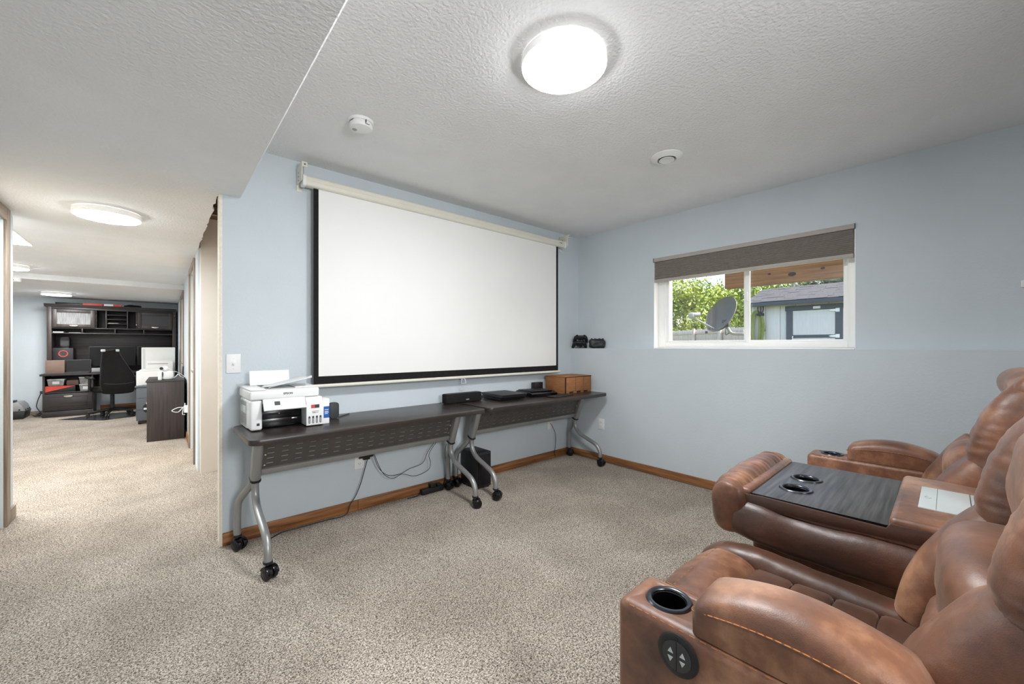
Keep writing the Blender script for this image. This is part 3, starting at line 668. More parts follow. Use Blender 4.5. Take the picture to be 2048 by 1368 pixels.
# ---------------------------------------------------------------- subwoofer, outlets, cords
o = T('subwoofer', 'black box subwoofer on the carpet under the tables', 'speaker', (1.99, 2.715, 0), math.radians(1))
g = G(); g.box(0, .15, 0, .225, .012, .305, .004); g.obj('cabinet', 'black', o)
g = G(); g.box(.01, .14, -.006, -.0005, .03, .285, .003); g.obj('grille', 'blackfab', o)
for x in (.02, .13):
    for y in (.02, .2):
        g = G(); g.cyl((x, y, 0), (x, y, .012), .01, n=12); g.obj('foot', 'black', o)
def wallplate(name, label, cat, p, rz, kind):
    o = T(name, label, cat, p, rz)
    g = G(); g.box(-.037, .037, -.006, -.0004, -.058, .058, .002); g.obj('plate', 'white', o)
    if kind == 'outlet':
        for z in (-.02, .02):
            g = G(); g.prism(rrect(-.017, .017, z-.014, z+.014, .008, 4), -.0085, -.0058, 'xz'); r = g.obj('socket', 'white', o)
            g = G(); g.box(-.008, -.006, -.0092, -.0083, z-.003, z+.006); g.box(.006, .008, -.0092, -.0083, z-.003, z+.005); g.cyl((0, -.0083, z-.008), (0, -.0092, z-.008), .0022, n=8); g.obj('slot', 'dkgrey', r)
    if kind == 'switch':
        g = G(); g.box(-.006, .006, -.0085, -.0058, -.013, .013, .001); g.box(-.005, .005, -.018, -.006, -.001, .007, .001, M=Matrix.Rotation(.35, 4, 'X')); g.obj('toggle', 'white', o)
        g = G()
        for z in (-.03, .03): g.cyl((0, -.0058, z), (0, -.0068, z), .003, n=10)
        g.obj('screw', 'plate', o)
    if kind == 'coax':
        g = G(); g.cyl((0, -.006, 0), (0, -.016, 0), .005, n=10); g.obj('jack', 'nickel', o)
    return o
wallplate('light_switch', 'white light switch plate on the blue wall left of the screen', 'light switch', (.338, YN, 1.098), 0, 'switch')
wallplate('wall_outlet', 'white outlet under the printer table with a black plug in it', 'outlet', (1.105, YN, .36), 0, 'outlet')
wallplate('cable_plate', 'white cable plate under the corner table with a black cable', 'cable plate', (3.135, YN, .375), 0, 'coax')
wallplate('wall_outlet', 'white outlet on the window wall right of the corner table', 'outlet', (XL, 2.548, .388), -PI/2, 'outlet')
g = G(); g.box(1.125, 1.175, YN-.034, YN-.0095, .365, .40, .005); g.box(1.09, 1.19, YN-.05, YN-.034, .385, .41, .004)
o = T('power_plug', 'black plug pushed into the outlet under the printer table', 'plug', (0, 0, 0)); g.obj('plug_body', 'black', o)
def pth(y, pts): return [tuple(aty(px, py, y)) for px, py in pts]
g = G(); g.tube([(1.15, 2.93, .37)]+pth(2.93, [(729, 940), (722, 965), (712, 990), (700, 1010)])+[tuple(Vector((p.x, 2.925, .006))) for p in (aty(690, 1020, 2.93), aty(650, 1040, 2.93), aty(600, 1058, 2.93), aty(565, 1068, 2.93))]+[(.52, 2.88, .006), (.47, 2.80, .05), (.445, 2.80, .15), (.43, 2.80, .28), (.43, 2.79, .40)], .0032, 8, 6)
g.obj('cord', 'black', o)
o = T('cable_pair', 'thin black cables drooping under the printer table in front of the wall', 'cables', (0, 0, 0))
for k, ps_ in enumerate(([(745, 905), (757, 935), (775, 950), (800, 948), (820, 937), (845, 926), (855, 905), (868, 886)], [(748, 908), (765, 945), (785, 957), (805, 948), (830, 952), (856, 940), (861, 925), (858, 908), (872, 885)])):
    g = G(); g.tube(pth(2.90-.012*k, ps_), .0022, 6, 5); g.obj('cable', 'black', o)
g = G(); g.tube([(3.135, 2.952, .375)]+pth(2.945, [(1105, 853), (1111, 868), (1111, 890), (1109, 905)])+[(3.2, 2.945, .02)], .0028, 8, 5); o = g.obj('cable', 'black'); tag(o, 'black cable hanging from the cable plate under the corner table', 'cable')
g = G(); g.tube(pth(2.945, [(893, 888), (890, 905), (892, 930), (891, 950)])+[(1.80, 2.945, .01)], .0025, 8, 5); o = g.obj('cable', 'black'); tag(o, 'black cable hanging beside the middle table legs', 'cable')
o = T('power_strip', 'black power bricks lying at the baseboard behind the middle table legs', 'power strip', (1.665, 2.925, 0), 0)
g = G(); g.box(-.08, .12, -.022, .022, 0, .045, .008); g.obj('housing', 'black', o)
g = G(); g.box(.0, .05, -.02, .02, .0452, .075, .004); g.box(.06, .1, -.02, .02, .0452, .065, .004); g.obj('adapter', 'black', o)
g = G(); g.tube([(-.08, 0, .02), (-.12, -.01, .008), (-.2, -.005, .006)], .004, 6); g.obj('cord', 'black', o)
# ---------------------------------------------------------------- ledge: controllers
def pad(g, M):
    g.rbox((0, 0, 0), (.05, .016, .026), 3.2, 5, M)
    for s in (-1, 1):
        g.loft([((s*.048, 0, .006), .022, .018), ((s*.062, -.002, -.02), .02, .017), ((s*.072, -.004, -.05), .014, .013)], 2.2, 14, 3, up=(0, 1, 0), cap=.9, M=M)
        g.cyl(M @ Vector((s*.022, -.012, -.014)), M @ Vector((s*.022, -.026, -.014)), .009, n=12)
        g.box(s*.04-.012, s*.04+.012, -.008, .012, .022, .032, .004, 2, M)
o = T('controller_stand', 'charging stand holding two black game controllers on the ledge', 'controller stand', (3.545, 2.885, 1.18), math.radians(-42))
g = G(); g.prism(rrect(-.06, .06, -.03, .03, .02, 5), 0, .008, 'xy', .002); g.box(-.016, .016, -.01, .01, .008, .10, .004); g.obj('stand', 'black', o)
g = G(); pad(g, Matrix.Translation((-.012, -.022, .055)) @ Matrix.Rotation(.5, 4, 'X')); g.obj('controller', 'black', o)
g = G(); pad(g, Matrix.Translation((.0, -.022, .118)) @ Matrix.Rotation(.5, 4, 'X')); g.obj('controller', 'black', o)
o = T('controller_stack', 'bulky black cluster of game controllers on the ledge nearer the window', 'game controllers', (3.545, 2.655, 1.18), math.radians(-42))
g = G(); g.rbox((0, 0, .052), (.085, .035, .05), 5, 8, puff=.006, ps=40); g.obj('shell', 'black', o)
g = G()
for x in (-.06, -.024, .024, .06): g.cyl((x, 0, .098), (x, 0, .108), .009, n=12)
for z in (.035, .075): g.cyl((.07, -.03, z), (.07, -.038, z), .006, n=10)
g.obj('stick', 'dkgrey', o)
g = G(); g.box(0, .012, -.03, .03, -.02, .02, .003); o = g.obj('wall_sensor', 'white', loc=(XU-.0125, atx(2042, 568, XU).y-.03, atx(2042, 568, XU).z)); tag(o, 'small white wall fitting at the right edge of the window wall', 'wall fitting')
# ================================================================ RECLINING SOFA  (local x = along the row from the near arm, y = towards the screen)
SF = T('reclining_sofa', 'brown leather three-seat reclining sofa with fold-down middle tray facing the screen', 'sofa', (.843, 0, 0), math.radians(1.45))
LE = 'leather'
def STI(g, p): o = g.obj('stitching', 'thread', p); o['kind'] = 'stuff'; return o
def lx(x): return x-.843
# frame under the cushions and behind the backs
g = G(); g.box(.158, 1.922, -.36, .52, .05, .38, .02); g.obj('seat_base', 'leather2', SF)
g = G(); g.box(.05, 2.03, -.40, -.20, .05, .86, .05, 4); g.obj('back_shell', LE, SF)
for x in (.08, 2.0):
    for y in (-.33, .48):
        g = G(); g.cyl((x, y, 0), (x, y, .05), .022, n=14); g.obj('foot', 'black', SF)
def cup(parent, x, y, z, r):
    g = G(); g.lathe([(r*.80, -.004), (r*.84, .002), (r*.92, .005), (r*1.04, .005), (r*1.13, .001), (r*1.16, -.004)], 40, Matrix.Translation((x, y, z))); c = g.obj('cup_holder', 'chrome', parent)
    g = G(); g.lathe([(r*.82, .001), (r*.80, -.03), (r*.76, -.072), (r*.7, -.076), (0, -.076)], 32, Matrix.Translation((x, y, z))); g.obj('cup_well', 'blackgl', c)
def arm(x0, x1, cx, cy, ctrl):
    g = G(); g.box(x0, x1, -.36, .565, .045, .60, .022, 5); a = g.obj('arm', LE, SF)
    g = G(); g.cyl((cx, cy, .50), (cx, cy, .70), .041, n=32); cut(a, g)
    cup(a, cx, cy, .60, .0465)
    g = G(); g.stitch([(x0+.004, .53, .596), (x0+.003, .3, .597), (x0+.003, .0, .597)]); g.stitch([(x1-.004, .53, .596), (x1-.003, .3, .597), (x1-.003, .0, .597)]); STI(g, a)
    # pad
    xm = (x0+x1)/2+.004; hw = (x1-x0)/2-.003
    def prof(y):
        t = max(0, min(1, (y-.03)/.355))
        zs = .638+.030*math.sin(PI*min(1, max(0, (1-t)*.80+.12)))
        zt = .655+.060*math.sin(PI*min(1, max(0, (1-t)*.86+.09)))**.8
        return zs, zt
    st = []
    N_ = 30
    for k in range(N_+1):
        y = .030+(.388-.030)*k/N_; zs, zt = prof(y); f = 1.
        e0 = min(1, (y-.030)/.035); e1 = min(1, (.388-y)/.018)
        f = (1-(1-e0)**2*.35)*(1-(1-e1)**2*.10)
        zt2 = zs+(zt-zs)*(1-(1-e0)**2*.85)*(1-(1-e1)**2*.55); zs2 = zs-(1-e0)**2*.02-(1-e1)**2*.004
        wv = 1+.010*mnoise.noise(Vector((y*30, x0*5, 0)))
        st.append((y, xm, hw*f*wv, .5995, zs2, zt2))
    g = G(); g.padloft(st, 14); p = g.obj('arm_pad', LE, SF, sharp=60)
    for s in (-1, 1):
        pts = [(xm+s*(q[2]+.0004), q[0], q[4]) for q in st[2:-1:4]]+[(xm+s*st[-1][2]*.97, st[-1][0]+.0005, st[-1][4]), (xm+s*st[-1][2]*.6, st[-1][0]+.001, st[-1][4]+.001)]
        g = G(); g.tube(pts, .0018, 6, 4); g.obj('piping', LE, p)
        g = G(); g.stitch([(a+s*.0008, b, c+.0006) for a, b, c in pts], .008, .0030, .0017); STI(g, p)
    return a
a1 = arm(0, .157, .082, .472, True)
a2 = arm(1.925, 2.082, 2.003, .462, False)
# control disc on the outer side of the near arm
cy, cz, R_ = .413, .545, .044
Mx = Matrix.Translation((0, cy, cz)) @ Matrix.Rotation(-PI/2, 4, 'Y')
g = G(); g.lathe([(R_, .0), (R_, .003), (R_*.93, .0055), (R_*.72, .006), (0, .006)], 48, Mx); cd = g.obj('control_panel', 'black', a1)
g = G(); g.lathe([(R_*.70, .0058), (R_*.70, .0072), (0, .0072)], 40, Mx); g.obj('button_pad', 'dkgrey', cd)
g = G(); g.box(-.0078, -.0071, cy-.0007, cy+.0007, cz-.031, cz+.031); g.cyl((-.0055, cy, cz+.036), (-.0068, cy, cz+.036), .0035, n=12); g.obj('divider', 'blackgl', cd)
for ty, tz, up in ((.013, .008, 1), (.013, -.010, -1), (-.013, .008, 1), (-.013, -.010, -1)):
    g = G(); g.prism([(cy+ty-.006, cz+tz-.005*up), (cy+ty+.006, cz+tz-.005*up), (cy+ty, cz+tz+.006*up)], -.0082, -.0073, 'yz'); g.obj('arrow_mark', 'plate', cd)
# seats
def seat(x0, x1, nm):
    xm = (x0+x1)/2; hw = (x1-x0)/2
    g = G(); g.loft([((x0+.012, .530, .398), .092, .086), ((xm, .54, .410), .100, .093), ((x1-.012, .530, .398), .092, .086)], 2.6, 36, 26, cap=.35, puff=.004, ps=(38, 6, 6), seed=x0); fr = g.obj('seat_front_roll', LE, SF)
    g = G(); g.stitch([(x0+.05, .565, .503), (xm, .57, .5055), (x1-.05, .565, .503)]); STI(g, fr)
    bw = .055
    for s, xc in ((-1, x0+bw+.004), (1, x1-bw-.004)):
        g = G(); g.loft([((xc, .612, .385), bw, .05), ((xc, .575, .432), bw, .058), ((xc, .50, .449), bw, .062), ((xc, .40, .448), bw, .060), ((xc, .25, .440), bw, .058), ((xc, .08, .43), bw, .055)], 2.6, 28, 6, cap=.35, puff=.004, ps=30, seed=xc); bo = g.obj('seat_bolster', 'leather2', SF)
        g = G()
        for dy in (0, .011): g.stitch([(xc-s*bw*.85, .448+dy, .482), (xc-s*bw*.3, .45+dy, .5035), (xc+s*bw*.4, .45+dy, .503), (xc+s*bw*.9, .448+dy, .478)], .006, .003, .001)
        STI(g, bo)
    ys = [.452, .345, .245, .148, .05, -.05]
    for a, b in zip(ys, ys[1:]):
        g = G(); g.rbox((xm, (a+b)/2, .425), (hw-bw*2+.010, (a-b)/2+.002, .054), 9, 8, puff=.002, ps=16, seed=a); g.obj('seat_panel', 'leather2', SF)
seat(.160, .757, 'n'); seat(1.348, 1.923, 'f')
# backs
def back(x0, x1, rdy=0.):
    xm = (x0+x1)/2; hw = (x1-x0)/2
    ww = .085
    for s, xc in ((-1, x0+ww-.012), (1, x1-ww+.012)):
        dy = rdy if s > 0 else 0.
        # lower and upper wing meet at a seam
        g = G(); g.loft([((xc+s*.004, .040, .47), ww*.9, .085), ((xc, .012, .555), ww, .098), ((xc, -.036, .65), ww, .099), ((xc, -.083, .728), ww*.99, .094), ((xc, -.101, .762), ww*.96, .086)], 2.9, 40, 10, up=(0, 1, 0), cap=.12, puff=.004, ps=13, seed=xc); lw = g.obj('back_wing_lower', LE, SF)
        g = G(); g.loft([((xc, -.105, .770), ww*.96, .086), ((xc, -.114+dy*.3, .80), ww*.99, .093), ((xc+s*.002, -.135+dy*.8, .88), ww, .097), ((xc-s*.004, -.170+dy, .965), ww*.95, .096), ((xc-s*.02, -.212+dy*.6, 1.03), ww*.86, .085)], 2.9, 44, 14, up=(0, 1, 0), cap=.5, puff=.0035, ps=(12, 12, 60), seed=xc+3); uw = g.obj('back_wing_upper', LE, SF)
        g = G(); g.tube([(xc-s*ww*.95, -.10, .772), (xc-s*ww*.6, -.045, .768), (xc, -.022, .766), (xc+s*ww*.6, -.045, .768), (xc+s*ww*.95, -.10, .772)], .0035, 6); g.obj('seam', 'seam', uw)
        g = G(); g.tube([(xc+s*ww*.93, -.03, .50), (xc+s*ww*1.0, -.05, .60), (xc+s*ww*1.0, -.11, .72), (xc+s*ww*.97, -.145, .80), (xc+s*ww*.98, -.165, .90), (xc+s*ww*.9, -.2, 1.0)], .003, 6); g.obj('piping', 'seam', uw)
    cw = hw-ww*1.35
    g = G(); g.rbox((xm, -.02, .535), (cw, .085, .085), 3, 10, puff=.006, ps=14, seed=xm); g.obj('lumbar_cushion', LE, SF)
    g = G(); g.rbox((xm, -.062, .70), (cw+.012, .102, .115), 2.8, 12, puff=.007, ps=12, seed=xm+1, M=None); mc = g.obj('back_cushion', LE, SF)
    g = G(); g.rbox((xm, -.165+rdy*.4, .915), (cw+.02, .102, .135), 2.8, 12, puff=.008, ps=12, seed=xm+2); hc = g.obj('head_cushion', LE, SF)
    g = G(); g.loft([((x0+.06, -.20, 1.045), .07, .06), ((xm, -.19, 1.06), .08, .065), ((x1-.06, -.20, 1.045), .07, .06)], 2.3, 28, 6, cap=.7, puff=.006, ps=20); g.obj('head_roll', LE, SF)
    g = G()
    for dz in (.0, .006): g.stitch([(xm-cw*.8, .0, .628+dz), (xm, .036, .622+dz), (xm+cw*.8, .0, .628+dz)], .007, .0035, .0012)
    STI(g, mc)
    g = G(); g.tube([(xm-cw*.75, -.085+rdy*.3, .802), (xm, -.055+rdy*.3, .803), (xm+cw*.75, -.085+rdy*.3, .802)], .0025, 6); g.obj('seam', 'seam', hc)
back(.115, .775); back(1.325, 1.965, -.14)
# middle: back folded down to a tray
m0, m1 = lx(1.602), lx(2.187); mm = (m0+m1)/2
g = G(); g.box(m0+.008, m1-.008, -.10, .50, .38, .655, .02, 3); mb = g.obj('folded_back', LE, SF)
for x, s in ((m0, -1), (m1, 1)):
    g = G(); g.loft([((x+s*.002-s*.03, .555, .585), .050, .066), ((x-s*.022, .47, .575), .058, .070), ((x-s*.026, .33, .560), .056, .066), ((x-s*.022, .17, .565), .060, .070), ((x-s*.026, .0, .56), .056, .068)], 2.4, 32, 6, cap=.6, puff=.006, ps=13, seed=x); g.obj('side_roll', 'leather2', SF)
    g = G(); g.prism([(.52, .622), (.52, .672), (.47, .676), (.30, .674), (.145, .672), (.135, .688), (.02, .690), (-.02, .665), (.1, .642), (.3, .634), (.45, .63)], min(x, x-s*.022), max(x, x-s*.022), 'yz', .004); g.obj('side_panel', 'leather2', SF)
g = G(); g.loft([((m0-.002, .570, .612), .058, .092), ((m0+.08, .578, .617), .064, .099), ((mm, .580, .619), .066, .101), ((m1-.08, .578, .617), .064, .099), ((m1+.002, .570, .612), .058, .092)], 2.5, 40, 22, cap=.45, puff=.006, ps=(75, 7, 7)); fr = g.obj('folded_headrest', LE, SF)
g = G(); g.box(m0+.004, m1-.004, .500, .540, .62, .692, .014, 4); g.obj('tray_end_strip', LE, SF)
g = G(); g.box(m0+.008, m1-.008, .13, .500, .655, .680, .003); tr = g.obj('tray', 'tray', SF)
g = G()
cups = [(lx(1.938)-.01, .400), (lx(1.765), .400)]
for cx, cy_ in cups: g.cyl((cx, cy_, .55), (cx, cy_, .75), .041, n=32)
cut(tr, g)
g = G()
for cx, cy_ in cups: g.cyl((cx, cy_, .58), (cx, cy_, .75), .043, n=32)
cut(mb, g)
for cx, cy_ in cups: cup(tr, cx, cy_, .680, .0465)
g = G(); g.box(m0+.006, m0+.011, .13, .50, .650, .6795); g.obj('tray_edge', 'blackgl', tr)
g = G(); g.box(m0+.004, m1-.004, -.11, .140, .665, .706, .016, 4); ld = g.obj('console_lid', LE, SF)
g = G(); g.box(lx(1.765), lx(2.03), -.055, .085, .7045, .7095, .002, 2); pp = g.obj('charging_plate', 'plate', ld)
g = G(); g.box(lx(1.768), lx(2.027), .046, .0468, .7092, .7099); g.box(lx(1.768), lx(2.027), -.028, -.026, .7092, .7099); g.obj('plate_joint', 'dkgrey', pp)
g = G(); g.tube([(lx(1.895)+.011*math.cos(a), .066+.007*math.sin(a), .7097) for a in [k*PI/6 for k in range(10)]], .0008, 5, 2); g.obj('charging_mark', 'grey', pp)
# ================================================================ FAR ROOM
# desk with hutch along the far wall
HX0, HX1 = -1.47, .245
HU = T('desk_hutch', 'espresso wood desk with tall hutch of shelves and glass doors against the far wall', 'desk', (0, 0, 0))
ES = 'espresso'
g = G(); g.box(-1.50, HX1, 10.14, YF-.016, .70, .735, .006); g.obj('desktop', ES, HU)
# left pedestal: open shelf above a deep drawer
px0, px1 = -1.475, -.885
def pt(name, m, *b, par=HU, bev=.003):
    gg = G(); gg.box(*b, bev); return gg.obj(name, m, par)
pt('side_panel', 'espressoz', px0, px0+.025, 10.20, 10.72, 0, .70); pt('side_panel', 'espressoz', px1-.025, px1, 10.20, 10.72, 0, .70)
pt('pedestal_back', ES, px0+.026, px1-.026, 10.70, 10.72, 0, .70); pt('shelf', ES, px0+.026, px1-.026, 10.21, 10.699, .40, .42)
pt('plinth', ES, px0-.004, px1+.004, 10.185, 10.199, 0, .10)
dr = pt('drawer', ES, px0+.012, px1-.012, 10.182, 10.199, .108, .395)
pt('drawer_panel', ES, px0+.07, px1-.07, 10.176, 10.1815, .165, .335, par=dr)
g = G(); g.prism([(-1.235, .357), (-1.125, .357), (-1.135, .338), (-1.16, .33), (-1.20, .33), (-1.225, .338)], 10.160, 10.1815, 'xz', .003); g.obj('cup_pull', 'nickel', dr)
for za in (.160, .340):
    gg = G(); gg.box(px0+.06, px1-.06, 10.178, 10.1815, za-.004, za+.004, .001); gg.obj('moulding', 'espressoz', dr)
# hutch
hf, hb = 10.36, 10.72
pt('side_panel', 'espressoz', HX0+.02, HX0+.075, hf, hb, .7355, 1.88); pt('side_panel', 'espressoz', HX1-.06, HX1-.005, hf, hb, .7355, 1.88)
pt('back_panel', ES, HX0+.076, HX1-.061, hb-.012, hb, .7355, 1.88)
g = G(); g.prism([(hf-.045, 1.93), (hf-.045, 1.922), (hf-.012, 1.882), (hf-.012, 1.8805), (hb, 1.8805), (hb, 1.93)], HX0-.01, HX1+.0, 'yz', .002); g.obj('crown', ES, HU)
pt('hutch_top', ES, HX0+.076, HX1-.061, hf+.002, hb-.013, 1.845, 1.88); pt('shelf', ES, HX0+.076, HX1-.061, hf+.002, hb-.013, 1.51, 1.528); pt('shelf', ES, HX0+.076, HX1-.061, hf+.002, hb-.013, 1.418, 1.436)
for x in (-1.035-.0, -.62, -.23): pt('divider', ES, x-.009, x+.009, hf+.004, hb-.013, 1.4365, 1.5095)
for x in (-.865, -.735, -.455, -.33): pt('divider', ES, x-.009, x+.009, hf+.004, hb-.013, 1.5285, 1.8445)
for z in (1.605, 1.685, 1.765): pt('letter_shelf', ES, -.725, -.465, hf+.01, hb-.013, z, z+.01)
def hdoor(x0, x1, frosted):
    z0, z1 = 1.531, 1.842; y0, y1 = hf-.018, hf+.001
    gg = G(); fw = .055
    gg.box(x0, x0+fw, y0, y1, z0, z1, .002); gg.box(x1-fw, x1, y0, y1, z0, z1, .002); gg.box(x0+fw, x1-fw, y0, y1, z0, z0+fw, .002); gg.box(x0+fw, x1-fw, y0, y1, z1-fw, z1, .002)
    d = gg.obj('door', 'espressoz', HU)
    gg = G()
    if frosted:
        n = 34
        for k in range(n):
            xa = x0+fw+(x1-x0-2*fw)*k/n; xb = x0+fw+(x1-x0-2*fw)*(k+1)/n
            gg.prism([(xa, y1-.006), (xb, y1-.006), ((xa+xb)/2, y1-.010)], z0+fw, z1-fw, 'xy')
        gg.obj('reeded_pane', 'fglass', d)
    else:
        gg.box(x0+fw, x1-fw, y1-.010, y1-.006, z0+fw, z1-fw); gg.obj('panel', 'dkgrey', d)
    xm = (x0+x1)/2; gg = G(); gg.prism([(xm-.055, z0+.036), (xm+.055, z0+.036), (xm+.045, z0+.022), (xm+.02, z0+.015), (xm-.02, z0+.015), (xm-.045, z0+.022)], y0-.02, y0-.0003, 'xz', .003); gg.obj('cup_pull', 'nickel', d)
hdoor(HX0+.08, -.876, True); hdoor(-.318, HX1-.064, False)
for x in (-.9, -.58, -.25): g = G(); g.ball((x, hb-.018, 1.27), .009, n=10); g.obj('hook', 'nickel', HU)
for p_ in ((HX1-.03, hf-.003, 1.80), (-.33, hf-.003, 1.60)): g = G(); g.ball(p_, .011, n=10); g.obj('button', 'nickel', HU)
pt('knee_panel', ES, px1+.001, HX1-.06, 10.66, 10.675, .36, .70); pt('side_panel', 'espressoz', HX1-.06, HX1-.03, 10.20, 10.72, 0, .70)
# things on the hutch
def bx(name, label, cat, m, x, y, z, sx, sy, sz, rz=0., bev=.003, group=None):
    gg = G(); gg.box(0, sx, 0, sy, 0, sz, bev); oo = gg.obj(name, m, loc=(x, y, z), rz=rz); return tag(oo, label, cat, group)
bx('flat_box', 'long dark flat box on top of the hutch at the left', 'box', 'espresso', -1.38, 10.56, 1.9305, .52, .14, .045)
o = bx('game_box', 'red flat box on top of the hutch left of the white and red box', 'box', 'red', -1.03, 10.37, 1.9305, .25, .18, .036, -.04)
o2 = T('game_box', 'white and red flat box on top of the hutch', 'box', (-.765, 10.36, 1.9305), .02)
g = G(); g.box(0, .23, 0, .18, 0, .036, .002); g.obj('box', 'paper', o2); g = G(); g.box(.12, .231, -.001, .1805, -.0, .0365); g.obj('red_half', 'red', o2)
g = G(); g.loft([((-.50, 10.42, 1.945), .05, .014), ((-.40, 10.43, 1.955), .06, .024), ((-.28, 10.42, 1.948), .05, .016)], 2.2, 16, 4, cap=.8, puff=.012, ps=30); o = g.obj('folded_cloth', 'blackfab'); tag(o, 'crumpled black cloth on top of the hutch', 'cloth')
bx('notebook', 'pale notebook lying in the left hutch cubby', 'notebook', 'paper', -1.385, 10.40, 1.4365, .12, .18, .018)
bx('desk_tray', 'thin grey tray in the left hutch cubby', 'tray', 'grey', -1.2, 10.40, 1.4365, .14, .2, .008)
bx('letter_stack', 'pale papers lying in the letter rack', 'paper', 'grey', -.71, 10.38, 1.6155, .13, .25, .012)
# desk things
o = T('bookshelf_speaker', 'black speaker with red ringed cone on the desk', 'speaker', (-1.395, 10.44, .7355), .0)
g = G(); g.box(0, .245, 0, .22, 0, .435, .006); g.obj('cabinet', 'black', o)
Mk = Matrix.Translation((.125, -.001, .335)) @ Matrix.Rotation(PI/2, 4, 'X')
g = G(); g.lathe([(.045, 0), (.047, .006), (.057, .006), (.058, 0)], 32, Mk); g.obj('red_ring', 'red', o)
g = G(); g.lathe([(.046, .003), (.02, -.0), (.018, .008), (0, .010)], 32, Mk); g.obj('cone', 'dkgrey', o)
o = T('headphone_stand', 'small black rounded device standing on the speaker', 'gadget', (-1.265, 10.52, 1.171))
g = G(); g.prism(rrect(-.06, .06, .008, .20, .035, 6), 0, .035, 'xz', .004); g.obj('frame', 'black', o); g = G(); g.prism(rrect(-.045, .045, .03, .185, .025, 5), -.003, -.0003, 'xz'); g.obj('face', 'dkgrey', o); g = G(); g.box(-.05, .05, -.01, .06, 0, .008, .002); g.obj('foot', 'black', o)
def monitor(label, x0, x1, z0, z1, y, rz=0.):
    oo = T('monitor', label, 'monitor', ((x0+x1)/2, y, .7355), rz, 'monitors on the desk'); hw = (x1-x0)/2; a, b = z0-.7355, z1-.7355
    gg = G(); gg.box(-hw, hw, 0, .03, a, b, .004); gg.obj('housing', 'black', oo)
    gg = G(); gg.box(-hw+.01, hw-.01, -.0015, -.0002, a+.018, b-.01); gg.obj('screen', 'offscreen', oo)
    gg = G(); gg.box(-.025, .025, .031, .05, .012, a+.15, .003); gg.obj('stand', 'black', oo)
    gg = G(); gg.prism(rrect(-.12, .12, -.06, .1, .03, 5), 0, .012, 'xy', .003); gg.obj('foot', 'black', oo)
monitor('wide dark monitor on the desk behind the office chair', -.965, -.355, .83, 1.195, 10.50)
monitor('dark monitor on the desk partly hidden by the tall white machine', -.325, .12, .84, 1.195, 10.52, .05)
o = T('laptop', 'open laptop with dark screen on the desk beside the brown carton', 'laptop', (-1.08, 10.24, .7355), 0)
g = G(); g.box(-.15, .15, -.06, .15, 0, .016, .003); g.obj('keyboard_deck', 'dkgrey', o)
g = G(); g.box(-.15, .15, 0, .008, 0, .215, .003, M=Matrix.Translation((0, .15, .016)) @ Matrix.Rotation(math.radians(-12), 4, 'X')); s = g.obj('lid', 'dkgrey', o)
g = G(); g.box(-.143, .143, -.0015, -.0003, .008, .208, M=Matrix.Translation((0, .15, .016)) @ Matrix.Rotation(math.radians(-12), 4, 'X')); g.obj('display', 'offscreen', s)
K['dullcard'] = mat('dull_brown_card', lin(128, 106, 94), .8, var=.08)
bx('brown_carton', 'dull brown carton standing on the desk left of the laptop', 'carton', 'dullcard', -1.452, 10.27, .7355, .218, .15, .225)
bx('tissue_box', 'small pale grey box on the desk right of the laptop', 'box', 'grey', -.915, 10.30, .7355, .13, .1, .075)
g = G(); g.prism(rrect(0, .22, 0, .12, .02, 4), 0, .01, 'xy', .002); o = g.obj('keyboard', 'black', loc=(-.90, 10.16, .7355)); tag(o, 'black keyboard at the front edge of the desk', 'keyboard')
# pedestal contents
def bin_(label, x, z, sx, h, tagm=True):
    oo = T('storage_bin', label, 'storage bin', (x, 10.24, z), 0, 'clear storage bins in the desk')
    gg = G(); gg.prism([(.015, 0), (sx-.015, 0), (sx, h), (0, h)], 0, .26, 'xz', .004); gg.obj('tub', 'bin', oo)
    gg = G(); gg.prism(rrect(-.006, sx+.006, -.008, .268, .02, 4), h+.0003, h+.014, 'xy', .003); gg.obj('lid', 'white', oo)
    if tagm: gg = G(); gg.box(sx*.3, sx*.7, -.0005, .006, h*.3, h*.75); gg.obj('label_card', 'paper', oo)
bin_('clear plastic bin with white lid on the red and black box in the desk', -1.43, .527, .2, .10)
bin_('lower clear plastic bin at the right of the open desk shelf', -1.06, .4205, .15, .105)
bin_('upper clear plastic bin stacked at the right of the open desk shelf', -1.062, .5405, .152, .11, False)
o = T('console_carton', 'red and black slanted carton on the open desk shelf', 'carton', (-1.448, 10.225, .4205))
g = G(); g.box(0, .345, .003, .25, 0, .105, .002); g.obj('box', 'black', o); g = G(); g.prism([(0, .004), (0, .105), (.345, .105), (.34, .098)], 0, .0028, 'xz'); g.obj('red_print', 'red', o)
bx('small_carton', 'dull brown small carton behind the bins on the desk shelf', 'carton', 'dullcard', -1.215, 10.30, .5260, .14, .15, .085)
